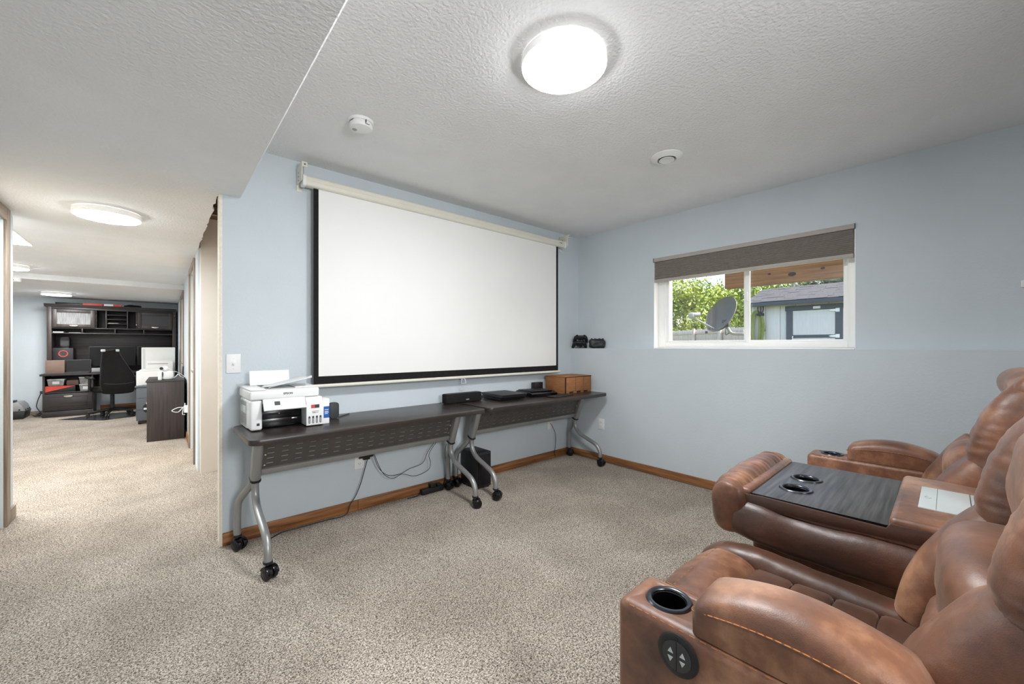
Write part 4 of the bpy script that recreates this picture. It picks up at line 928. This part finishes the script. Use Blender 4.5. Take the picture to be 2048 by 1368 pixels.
# office chair seen from behind
CH = T('office_chair', 'black high-back office chair turned to the dark desk', 'office chair', (-.62, 9.80, .0045), math.radians(18))
g = G(); g.loft([((0, -.27, .42), .20, .045), ((0, -.30, .55), .225, .055), ((-.02, -.29, .72), .20, .05), ((-.06, -.27, .90), .15, .042), ((-.085, -.27, 1.03), .115, .035), ((-.10, -.28, 1.12), .10, .03)], 2.6, 32, 6, up=(0, 1, 0), cap=.6); bk = g.obj('backrest', 'blackfab', CH)
g = G(); g.tube([(-.19, -.335, .58), (-.1, -.36, .565), (0, -.363, .56), (.1, -.36, .565), (.19, -.335, .58)], .005, 6); g.obj('back_seam', 'dkgrey', bk)
g = G(); g.tube([(-.205, -.31, .45), (-.23, -.325, .58), (-.225, -.315, .72), (-.215, -.295, .9), (-.203, -.29, 1.03), (-.195, -.295, 1.12)], .008, 6); g.tube([(.205, -.31, .45), (.23, -.325, .58), (.185, -.315, .72), (.095, -.295, .9), (.033, -.29, 1.03), (-.005, -.295, 1.12)], .008, 6); g.obj('back_piping', 'black', bk)
for s in (-1, 1):
    g = G(); g.box(-.1+s*.085-.022, -.1+s*.085+.022, -.318, -.245, 1.105, 1.145, .008); g.obj('headrest_trim', 'plate', bk)
g = G(); g.rbox((0, 0, .46), (.25, .24, .05), 4, 8); g.obj('seat', 'blackfab', CH)
for s in (-1, 1):
    g = G(); g.loft([((s*.28, -.15, .66), .03, .018), ((s*.28, .12, .67), .035, .02)], 2.5, 14, 3, cap=.6); g.box(s*.28-.014, s*.28+.014, -.03, .03, .44, .66, .006); g.box(min(s*.2, s*.28), max(s*.2, s*.28), -.03, .03, .425, .44, .003); g.obj('armrest', 'black', CH)
g = G(); g.cyl((0, 0, .12), (0, 0, .42), .028); g.box(-.1, .1, -.1, .1, .395, .415, .004); g.obj('gas_lift', 'black', CH)
for k in range(5):
    a = math.radians(18+72*k+10); ex, ey = .29*math.cos(a), .29*math.sin(a)
    g = G(); g.loft([((.02*math.cos(a), .02*math.sin(a), .115), .03, .022), ((ex, ey, .078), .02, .013)], 3, 12, 3, cap=.3); sp = g.obj('base_spoke', 'black', CH)
    g = G(); Mc = Matrix.Translation((ex, ey, .028)) @ Matrix.Rotation(a, 4, 'Z')
    for d in (-.016, .016): g.lathe([(0, -.009), (.025, -.009), (.028, 0), (.025, .009), (0, .009)], 18, Mc @ Matrix.Translation((0, d, 0)) @ Matrix.Rotation(PI/2, 4, 'X'))
    g.cyl((ex, ey, .03), (ex, ey, .075), .008, n=10); g.obj('caster', 'black', sp)
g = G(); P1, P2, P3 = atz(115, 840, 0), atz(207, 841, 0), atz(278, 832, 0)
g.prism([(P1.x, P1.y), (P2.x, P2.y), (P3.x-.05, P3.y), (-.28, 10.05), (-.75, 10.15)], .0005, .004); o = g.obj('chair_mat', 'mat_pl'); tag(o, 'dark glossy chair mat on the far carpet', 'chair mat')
# grey drawer cart with white printer, tall white machine, espresso side cabinet
o = T('drawer_cart', 'slate grey rolling drawer cart under the white printer', 'cart', (-.29, 8.40, 0), math.radians(-3))
g = G(); g.box(.015, .42, .015, .45, .055, .565, .005); g.obj('body', 'cartgrey', o); g = G(); g.box(0, .435, 0, .465, .566, .59, .005); g.obj('top', 'cartgrey', o)
g = G()
for z in (.22, .40): g.box(.02, .415, .012, .0148, z, z+.004)
g.obj('drawer_gap', 'black', o)
for x in (.05, .38):
    for y in (.05, .42):
        g = G(); g.lathe([(0, -.015), (.025, -.015), (.025, .015), (0, .015)], 16, Matrix.Translation((x, y, .0255)) @ Matrix.Rotation(PI/2, 4, 'Y')); g.cyl((x, y, .03), (x, y, .056), .008, n=8); g.obj('caster', 'black', o)
g = G(); Md = Matrix.Translation((.175, .0145, .245)) @ Matrix.Rotation(PI/2, 4, 'X'); g.lathe([(0, 0), (.085, 0), (.085, .004), (0, .004)], 32, Md); d = g.obj('sticker', 'black', o)
g = G(); g.box(.10, .25, .0085, .0100, .222, .25); g.box(.13, .23, .0085, .01, .305, .335); g.obj('sticker_stripe', 'paper', d)
o = T('laser_printer', 'white laser printer on the grey cart', 'printer', (-.275, 8.44, .5905), math.radians(-3))
g = G(); g.box(0, .40, 0, .38, 0, .225, .012, 3); g.obj('body', 'white', o); g = G(); g.box(.035, .42, .02, .38, .2255, .245, .006); g.obj('top_cover', 'white', o); g = G(); g.box(.07, .13, -.001, .0005, .008, .016); g.obj('maker_mark', 'grey', o)
o = T('tall_machine', 'tall white boxy machine behind the white printer', 'machine', (-.235, 9.22, 0), 0)
g = G(); g.box(0, .435, 0, .40, 0, 1.18, .006); g.obj('body', 'white', o); g = G(); g.box(.018, .048, -.001, .0, .62, 1.16); g.obj('side_strip', 'plate', o)
o = T('label_printer', 'white upright machine with dark slot behind the espresso cabinet', 'machine', (-.17, 8.93, 0), 0)
g = G(); g.box(0, .34, 0, .24, 0, .955, .015, 3); g.obj('body', 'white', o); g = G(); g.box(.02, .27, -.002, .0005, .905, .912); g.obj('slot', 'dkgrey', o)
o = T('side_cabinet', 'espresso brown end cabinet standing against the right hall wall', 'cabinet', (-.125, 6.79, 0), math.radians(-1.2))
g = G(); g.box(0, .365, 0, .018, .0, .745, .002); g.obj('end_panel', 'espressoz', o); g = G(); g.box(.01, .36, .0185, .9, .02, .7445, .002); g.obj('body', 'espressoz', o); g = G(); g.box(-.012, .368, -.006, .91, .7455, .765, .003); g.obj('top', 'espresso', o)
g = G(); g.box(-.022, -.012, .1, .14, .03, .05, .002); g.obj('hinge', 'nickel', o)
o = T('pan_tilt_camera', 'small white robot-like camera on the espresso cabinet', 'camera', (.02, 6.86, .7655))
g = G(); g.rbox((.055, .06, .062), (.062, .05, .062), 3.5, 6); g.obj('base', 'white', o); g = G(); g.ball((.03, .03, .145), .038); g.box(-.04, .0, .0, .05, 0, .11, .008); g.obj('head', 'white', o)
g = G(); g.cyl((-.002, .01, .15), (-.008, -.012, .15), .018, n=16); g.box(.004, .009, -.0012, .012, .045, .11); g.obj('lens', 'black', o)
g = G(); g.tube([(.12, 6.95, .78), (.16, 6.98, .80), (.185, 7.0, .83), (.205, 7.02, .80), (.24, 7.05, .775)], .006, 8); g.tube([(.10, 7.0, .86), (.16, 7.03, .86), (.22, 7.06, .82), (.255, 7.08, .78)], .004, 8); o = g.obj('white_cable', 'white'); tag(o, 'white cables looping on the espresso cabinet at the wall', 'cables')
o = T('wall_charger', 'white charger with looped cable on the hall wall beside the cabinet', 'charger', (XH, 6.62, .40))
g = G(); g.box(-.04, -.0005, -.03, .03, -.045, .045, .005); g.obj('charger_block', 'white', o)
g = G(); g.tube([(-.03, 0, .045), (-.03, -.01, .075), (-.04, -.02, .03), (-.10, -.05, .03), (-.16, -.08, -.0), (-.10, -.06, -.025), (-.05, -.02, .02), (-.055, -.02, -.06), (-.03, -.0, -.07)], .0045, 8, 5); g.obj('cord', 'white', o)
g = G(); g.tube([(.262, 7.75, .9), (.25, 7.7, .7), (.255, 7.72, .4), (.25, 7.72, .1)], .012, 8); o = g.obj('cable_bundle', 'black'); tag(o, 'black cable bundle hanging down the right hall wall', 'cables')
# pet carrier, cords at the far left
o = T('pet_carrier', 'grey and black plastic pet carrier on the far carpet', 'pet carrier', (-1.965, 10.28, 0))
g = G(); g.prism([(0, 0), (.27, 0), (.295, .13), (-.02, .13)], 0, .42, 'xz', .01); g.obj('bottom_shell', 'black', o)
g = G(); g.prism([(-.012, .1305), (.287, .1305), (.26, .22), (.22, .27), (.04, .27), (.0, .22)], .005, .415, 'xz', .012); tsh = g.obj('top_shell', 'grey', o)
g = G(); g.box(.09, .16, .1, .3, .271, .30, .008); g.obj('handle', 'black', tsh)
g = G()
for y in (.06, .2, .34): g.cyl((.285, y, .15), (.293, y, .15), .014, n=10)
for x in (.05, .14, .23): g.cyl((x, -.001, .155), (x, .006, .155), .012, n=10)
g.obj('clip', 'black', tsh)
g = G(); g.tube([(-1.50, 10.3, .42), (-1.53, 10.3, .33), (-1.555, 10.31, .2), (-1.53, 10.32, .12), (-1.505, 10.33, .06)], .007, 8); g.tube([(-1.505, 10.3, .06), (-1.56, 10.42, .03), (-1.60, 10.5, .012), (-1.64, 10.62, .01)], .008, 8); g.tube([(-1.50, 10.42, .08), (-1.54, 10.5, .02), (-1.6, 10.6, .012), (-1.57, 10.66, .04)], .007, 8); g.box(-1.515, -1.4765, 10.28, 10.33, .40, .445, .004)
o = g.obj('extension_cord', 'dkgrey'); tag(o, 'dark power cords tangled beside the left end of the desk', 'cords')
# ================================================================ OUTSIDE THE WINDOW
ZG = .42
g = G(); g.box(3.9, 60, -25, 45, ZG-.1, ZG); S(g, 'ground', 'grass')
g = G(); g.box(3.9, 3.98, -2.4, wy0, -.1, 2.9); g.box(3.9, 3.98, wy1, 3.3, -.1, 2.9); g.box(3.9, 3.98, wy0, wy1, -.1, 1.18); g.box(3.9, 3.98, wy0, wy1, wz1, 2.9); S(g, 'wall_outside', 'siding', sharp=20)
# deck beam on its post
o = T('deck_beam', 'brown timber beam crossing outside the top of the window', 'beam', (5.0, 0, 0))
g = G(); g.box(0, .085, -2.2, 1.91, 1.876, 2.13, .004); bm_ = g.obj('beam', 'beam', o)
g = G()
for y, z, r in ((1.45, 1.99, .012), (1.24, 1.96, .026), (.98, 1.985, .014)): g.lathe([(0, .002), (r, .0012), (r*1.15, 0)], 16, Matrix.Translation((-.0002, y, z)) @ Matrix.Rotation(-PI/2, 4, 'Y') @ Matrix.Diagonal((.75, 1.2, 1, 1)))
g.obj('knot', 'seam', bm_)
for y in (-1.9, .25):
    g = G(); g.box(-.005, .09, y-.06, y+.06, ZG, 1.8755, .004); g.obj('post', 'beam', o)
# shed
SX = 11.0
sy0, sy1 = -1.6, 3.57
SH = T('garden_shed', 'pale grey garden shed with charcoal door frame and shingle roof', 'shed', (SX, sy0, ZG))
L_ = sy1-sy0; EH = 1.80
g = G(); g.box(.02, 2.4, .0, L_, 0, EH, .0); g.obj('body', 'shedwall', SH)
nb = 17
for k in range(nb):
    a = L_*k/nb
    if k == 0: g = G(); g.box(0, .0195, .004, L_/nb-.004, .02, EH-.01, .003); first = g.obj('siding_board', 'shedwall', SH, loc=(0, 0, 0))
    else:
        c = first.copy(); COL.objects.link(c); c.parent = SH; c.location = (0, a, 0)
g = G(); g.prism([(-.16, EH-.03), (-.16, EH+.02), (1.2, EH+.48), (2.56, EH+.02), (2.56, EH-.03), (1.2, EH+.42)], -.12, L_+.10, 'xz'); rf = g.obj('roof_deck', 'shedtrim', SH)
# shingle courses
sl = math.atan2(.46, 1.36); Ls = math.hypot(.46, 1.36); nc = 11; random.seed(5)
for k in range(nc):
    g = G(); y = -.14
    while y < L_+.12:
        wd = random.uniform(.16, .34); t = random.uniform(.006, .016); y2 = min(y+wd, L_+.12)
        g.box(k*Ls/nc, (k+1)*Ls/nc+.03, y+.003, y2-.003, .004, .006+t); y = y2
    g2 = g; o = g2.obj('shingle_course', 'shingle', SH, smooth=False); o.rotation_euler = (0, -sl, 0); o.location = (-.17, 0, EH+.022+.003*0)
g = G(); g.box(-.185, -.161, -.12, L_+.1, EH-.07, EH+.02, .003); g.obj('fascia', 'shedtrim', SH)
dy0, dy1 = atx(1686, 602, SX).y-sy0, atx(1573, 620, SX).y-sy0; dz = atx(1573, 617, SX).z-ZG
dz = .5*(dz+atx(1686, 602, SX).z-ZG)
fw = .125
g = G(); g.box(-.03, -.0005, dy0, dy0+fw, .05, dz-.11, .003); g.box(-.03, -.0005, dy1-fw, dy1, .05, dz-.11, .003); g.box(-.034, -.0005, dy0-.02, dy1+.02, dz-.11, dz, .003); fr = g.obj('door_frame', 'shedtrim', SH)
g = G(); g.box(-.02, -.0005, dy0+fw+.004, dy1-fw-.004, .05, dz-.114, .003); dr = g.obj('door', 'shedwall', SH)
zb_ = atx(1640, 671, SX).z-ZG
g = G(); g.box(-.028, -.0205, dy0+fw+.004, dy1-fw-.004, zb_-.05, zb_+.02, .003); g.obj('cross_rail', 'shedtrim', dr)
for z in (dz-.14, zb_-.015):
    g = G(); g.box(-.04, -.0305, dy0+.05, dy0+.12, z-.04, z+.04, .004); g.prism([(dy0+.12, z-.025), (dy0+.12, z+.025), (dy0+.2, z+.018), (dy0+.24, z), (dy0+.2, z-.018)], -.042, -.0345, 'yz'); g.obj('hinge', 'white', dr)
g = G(); g.tube([(-.035, dy1-fw-.01, zb_-.02), (-.07, dy1-fw-.01, zb_-.02), (-.07, dy1-fw-.015, zb_-.12)], .010, 8); g.obj('door_handle', 'white', dr)
ym_ = (dy0+dy1)/2
g = G(); g.box(-.041, -.0345, ym_-.13, ym_+.0, dz-.085, dz-.035, .002); sg = g.obj('sign', 'white', fr)
text('TUFF SHED', .024, 'dkgrey', sg, (-.0415, ym_-.065, dz-.06), (PI/2, 0, -PI/2), 'lettering')
# hose hanging on a hook on the shed wall
hp = atx(1512, 640, SX-.1); o = T('garden_hose', 'yellow-green garden hose coiled on a black hook on the shed', 'hose', (SX, hp.y, hp.z))
g = G(); random.seed(4)
for k in range(13):
    ox = -.05-.012*(k % 4); a = random.uniform(.06, .24); b_ = .48+random.uniform(-.05, .06); pts = []
    for j in range(14):
        t = 2*PI*j/14; pts.append((ox+.01*math.sin(3*t), a*.75*math.cos(t), -.18+b_*math.sin(t)*(.78 if math.sin(t) > 0 else 1)))
    g.tube(pts, .013, 7, 3, closed=True)
g.obj('coil', 'hose', o)
g = G(); g.tube([(-.0, -.1, .34), (-.10, -.1, .36), (-.12, -.11, .26), (-.10, -.1, .12)], .012, 8); g.tube([(-.11+.0*j, -.1+.06*math.cos(2*PI*j/10), .27+.12*math.sin(2*PI*j/10)) for j in range(10)], .012, 8, 2, closed=True); g.box(-.12, -.0005, -.15, -.02, .10, .16, .006); g.obj('hook', 'black', o)
g = G(); g.cyl((-.07, -.16, -.22), (-.07, -.17, -.28), .022, n=10); g.obj('hose_end', 'black', o)
# satellite dish
DX = 5.9; c = atx(1441, 628, DX)
SD = T('satellite_dish', 'grey satellite dish on a curved mast outside the window', 'satellite dish', (c.x, c.y, ZG))
cz_ = c.z-ZG
nrm = Vector((-.74, .36, .42)).normalized()                                  # the bowl opens up and to the left of the view
Q = nrm.to_track_quat('Z', 'Y').to_matrix().to_4x4(); MD = Matrix.Translation((0, 0, cz_)) @ Q @ Matrix.Diagonal((1.0, 1.12, 1, 1))
RD = .245
prof = [(RD*t, .085*t*t-.085) for t in (0, .15, .3, .45, .6, .75, .9, 1.0)]
g = G(); g.lathe(prof+[(RD*1.015, .004), (RD*1.02, -.004)]+[(RD*t, .085*t*t-.093) for t in (1.0, .9, .75, .6, .45, .3, .15, 0)], 48, MD); g.obj('reflector', 'dish', SD)
def dpt(px, py, x): v = atx(px, py, x); return Vector((v.x-c.x, v.y-c.y, v.z-ZG))
lnb = dpt(1384, 634, DX-.12); foot = dpt(1433, 660, DX-.02); hub = dpt(1452, 647, DX+.03); bend = dpt(1459, 662, DX+.05); side = dpt(1478, 668, DX+.06)
g = G(); g.tube([foot, lnb], .011, 8, 1); g.obj('feed_arm', 'galv', SD)
g = G(); g.rbox(lnb+Vector((0, 0, .02)), (.035, .045, .045), 3, 5); g.cyl(lnb+Vector((.0, -.03, .03)), lnb+Vector((.05, -.09, .03)), .03, .036, n=16); g.obj('receiver', 'grey', SD)
g = G(); g.tube([foot, foot.lerp(hub, .5)+Vector((.02, -.02, -.01)), hub], .02, 8, 3); g.box(hub.x-.03, hub.x+.04, hub.y-.045, hub.y+.045, hub.z-.05, hub.z+.05, .008); g.obj('mount', 'dkgrey', SD)
g = G(); g.tube([hub, bend, dpt(1466, 667, DX+.055), side, dpt(1486, 668, DX+.06), dpt(1493, 671, DX+.06), dpt(1494, 680, DX+.06), dpt(1494, 720, DX+.06)+Vector((0, 0, 0)), Vector((dpt(1494, 720, DX+.06).x, dpt(1494, 720, DX+.06).y, 0))], .021, 10, 4); g.obj('mast', 'galv', SD)
g = G(); g.tube([hub+Vector((0, 0, -.04)), bend+Vector((0, .05, -.05)), bend+Vector((0, .0, -.03)), side+Vector((0, .02, .02))], .005, 6); g.obj('cable', 'black', SD)
# fence
A = atx(1345, 662, 16.0); Bp = atx(1480, 654, 14.4); dv = Vector((Bp.x-A.x, Bp.y-A.y, 0)); dv.normalize(); TOP = 1.83-ZG
ang = math.atan2(dv.y, dv.x)
FE = T('wooden_fence', 'weathered grey wooden picket fence with a gate behind the satellite dish', 'fence', (A.x-dv.x*3, A.y-dv.y*3, ZG), ang)
def along(px): # distance along the fence of a direction seen in the photo
    r = _ray(px, 660); o_ = FE.location; d = dv; t = (o_.y*r.x-o_.x*r.y)/(d.x*r.y-d.y*r.x); return t
g = G(); g.box(.004, .136, -.018, 0, .03, TOP-.0, .004); fp = g.obj('picket', 'fence', FE, loc=(0, 0, 0))
random.seed(9)
NPK = int(along(1496)/.14)
for k in range(1, NPK):
    c_ = fp.copy(); COL.objects.link(c_); c_.parent = FE; c_.location = (k*.14, random.uniform(-.004, .004), random.uniform(-.02, .015))
for z in (TOP-.13, .5):
    g = G(); g.box(0, NPK*.14, -.056, -.0185, z-.045, z+.045, .004); g.obj('rail', 'fence', FE)
for px in (1391, 1444, 1340):
    s_ = along(px); g = G(); g.box(s_-.055, s_+.055, -.12, -.0565, 0, TOP+.02, .005); g.obj('post', 'fence', FE)
s0, s1 = along(1398), along(1440)
g = G(); Mz = Matrix.Translation(((s0+s1)/2+.2, -.07, .62)) @ Matrix.Rotation(math.radians(-52), 4, 'Y'); g.box(-.62, .62, -.012, .012, -.045, .045, .003, 2, Mz); g.obj('gate_brace', 'fence', FE)
g = G(); sl_ = along(1416); g.box(sl_-.05, sl_+.05, -.085, -.0565, TOP-.16, TOP-.08, .004); g.obj('gate_latch', 'dkgrey', FE)
# trees
def tree(label, x, y, h, rx, rz_, n, leaf, seed, base=.9, ls=.10):
    rnd = random.Random(seed); o = T('tree', label, 'tree', (x, y, ZG))
    g = G(); g.tube([(0, 0, -.05), (.05, .03, h*.25), (-.04, .05, h*.5), (.02, 0, h*.8)], .09, 8, 4); tr_ = g.obj('trunk', 'bark', o)
    g = G(); tips = []
    for k in range(34):
        z = h*rnd.uniform(.12, .75); a = rnd.uniform(0, 2*PI); l = rx*rnd.uniform(.5, 1.0)*(1-.3*abs(z/h-.5)); up_ = rnd.uniform(.2, .8)*l
        e_ = Vector((math.cos(a)*l, math.sin(a)*l, z+up_)); mid = Vector((math.cos(a+.2)*l*.5, math.sin(a+.2)*l*.5, z+up_*.35))
        g.tube([(0, 0, z), mid, e_], [.035, .034, .032, .03, .026, .022, .018, .014, .010, .008, .006], 5, 4); tips += [e_, mid.lerp(e_, .6), mid]
        for q in range(3):
            b0 = mid.lerp(e_, rnd.uniform(.1, .9)); b1 = b0+Vector((rnd.uniform(-1, 1), rnd.uniform(-1, 1), rnd.uniform(-.2, .8)))*.55; g.tube([b0, b1], .009, 4, 1); tips += [b1, b0.lerp(b1, .5)]
    g.obj('branches', 'bark', o)
    vs_, fs = [], []
    for k in range(n):
        c0 = rnd.choice(tips)+Vector((rnd.gauss(0, .2), rnd.gauss(0, .2), rnd.gauss(0, .17)))*1.25
        u = Vector((rnd.gauss(0, 1), rnd.gauss(0, 1), rnd.gauss(0, 1))).normalized(); v = u.cross(Vector((rnd.gauss(0, 1), rnd.gauss(0, 1), rnd.gauss(0, 1)))).normalized(); s_ = ls*rnd.uniform(.6, 1.25)
        i = len(vs_); vs_ += [c0-u*s_, c0+v*s_*.42+u*s_*.1, c0+u*s_, c0-v*s_*.42+u*s_*.1]; fs.append((i, i+1, i+2, i+3))
    me = bpy.data.meshes.new('foliage'); me.from_pydata(vs_, [], fs); me.materials.append(K[leaf]); f = bpy.data.objects.new('foliage', me); COL.objects.link(f); f.parent = o; f['kind'] = 'stuff'
def tp(px, x): v = atx(px, 660, x); return v.x, v.y
tree('bushy yellow-green tree over the fence at the left side of the window', *tp(1372, 19), 3.9, 1.9, 0, 6500, 'leaf', 1)
tree('lighter yellow-green tree rising behind the satellite dish', *tp(1438, 24), 4.6, 1.9, 0, 5200, 'leaf', 2)
tree('thin leafed tree directly left of the window mullion', *tp(1482, 29), 4.6, 1.6, 0, 1900, 'leaf2', 3)
tree('green tree showing above the left end of the shed roof', *tp(1522, 18), 3.7, 1.25, 0, 3600, 'leaf', 4)
tree('green tree showing above the middle of the shed roof', *tp(1600, 26), 5.4, 1.9, 0, 4200, 'leaf2', 5)
tree('dark bluish green tree above the right part of the shed roof', *tp(1680, 15.9), 3.7, 1.0, 0, 4200, 'leaf3', 6)
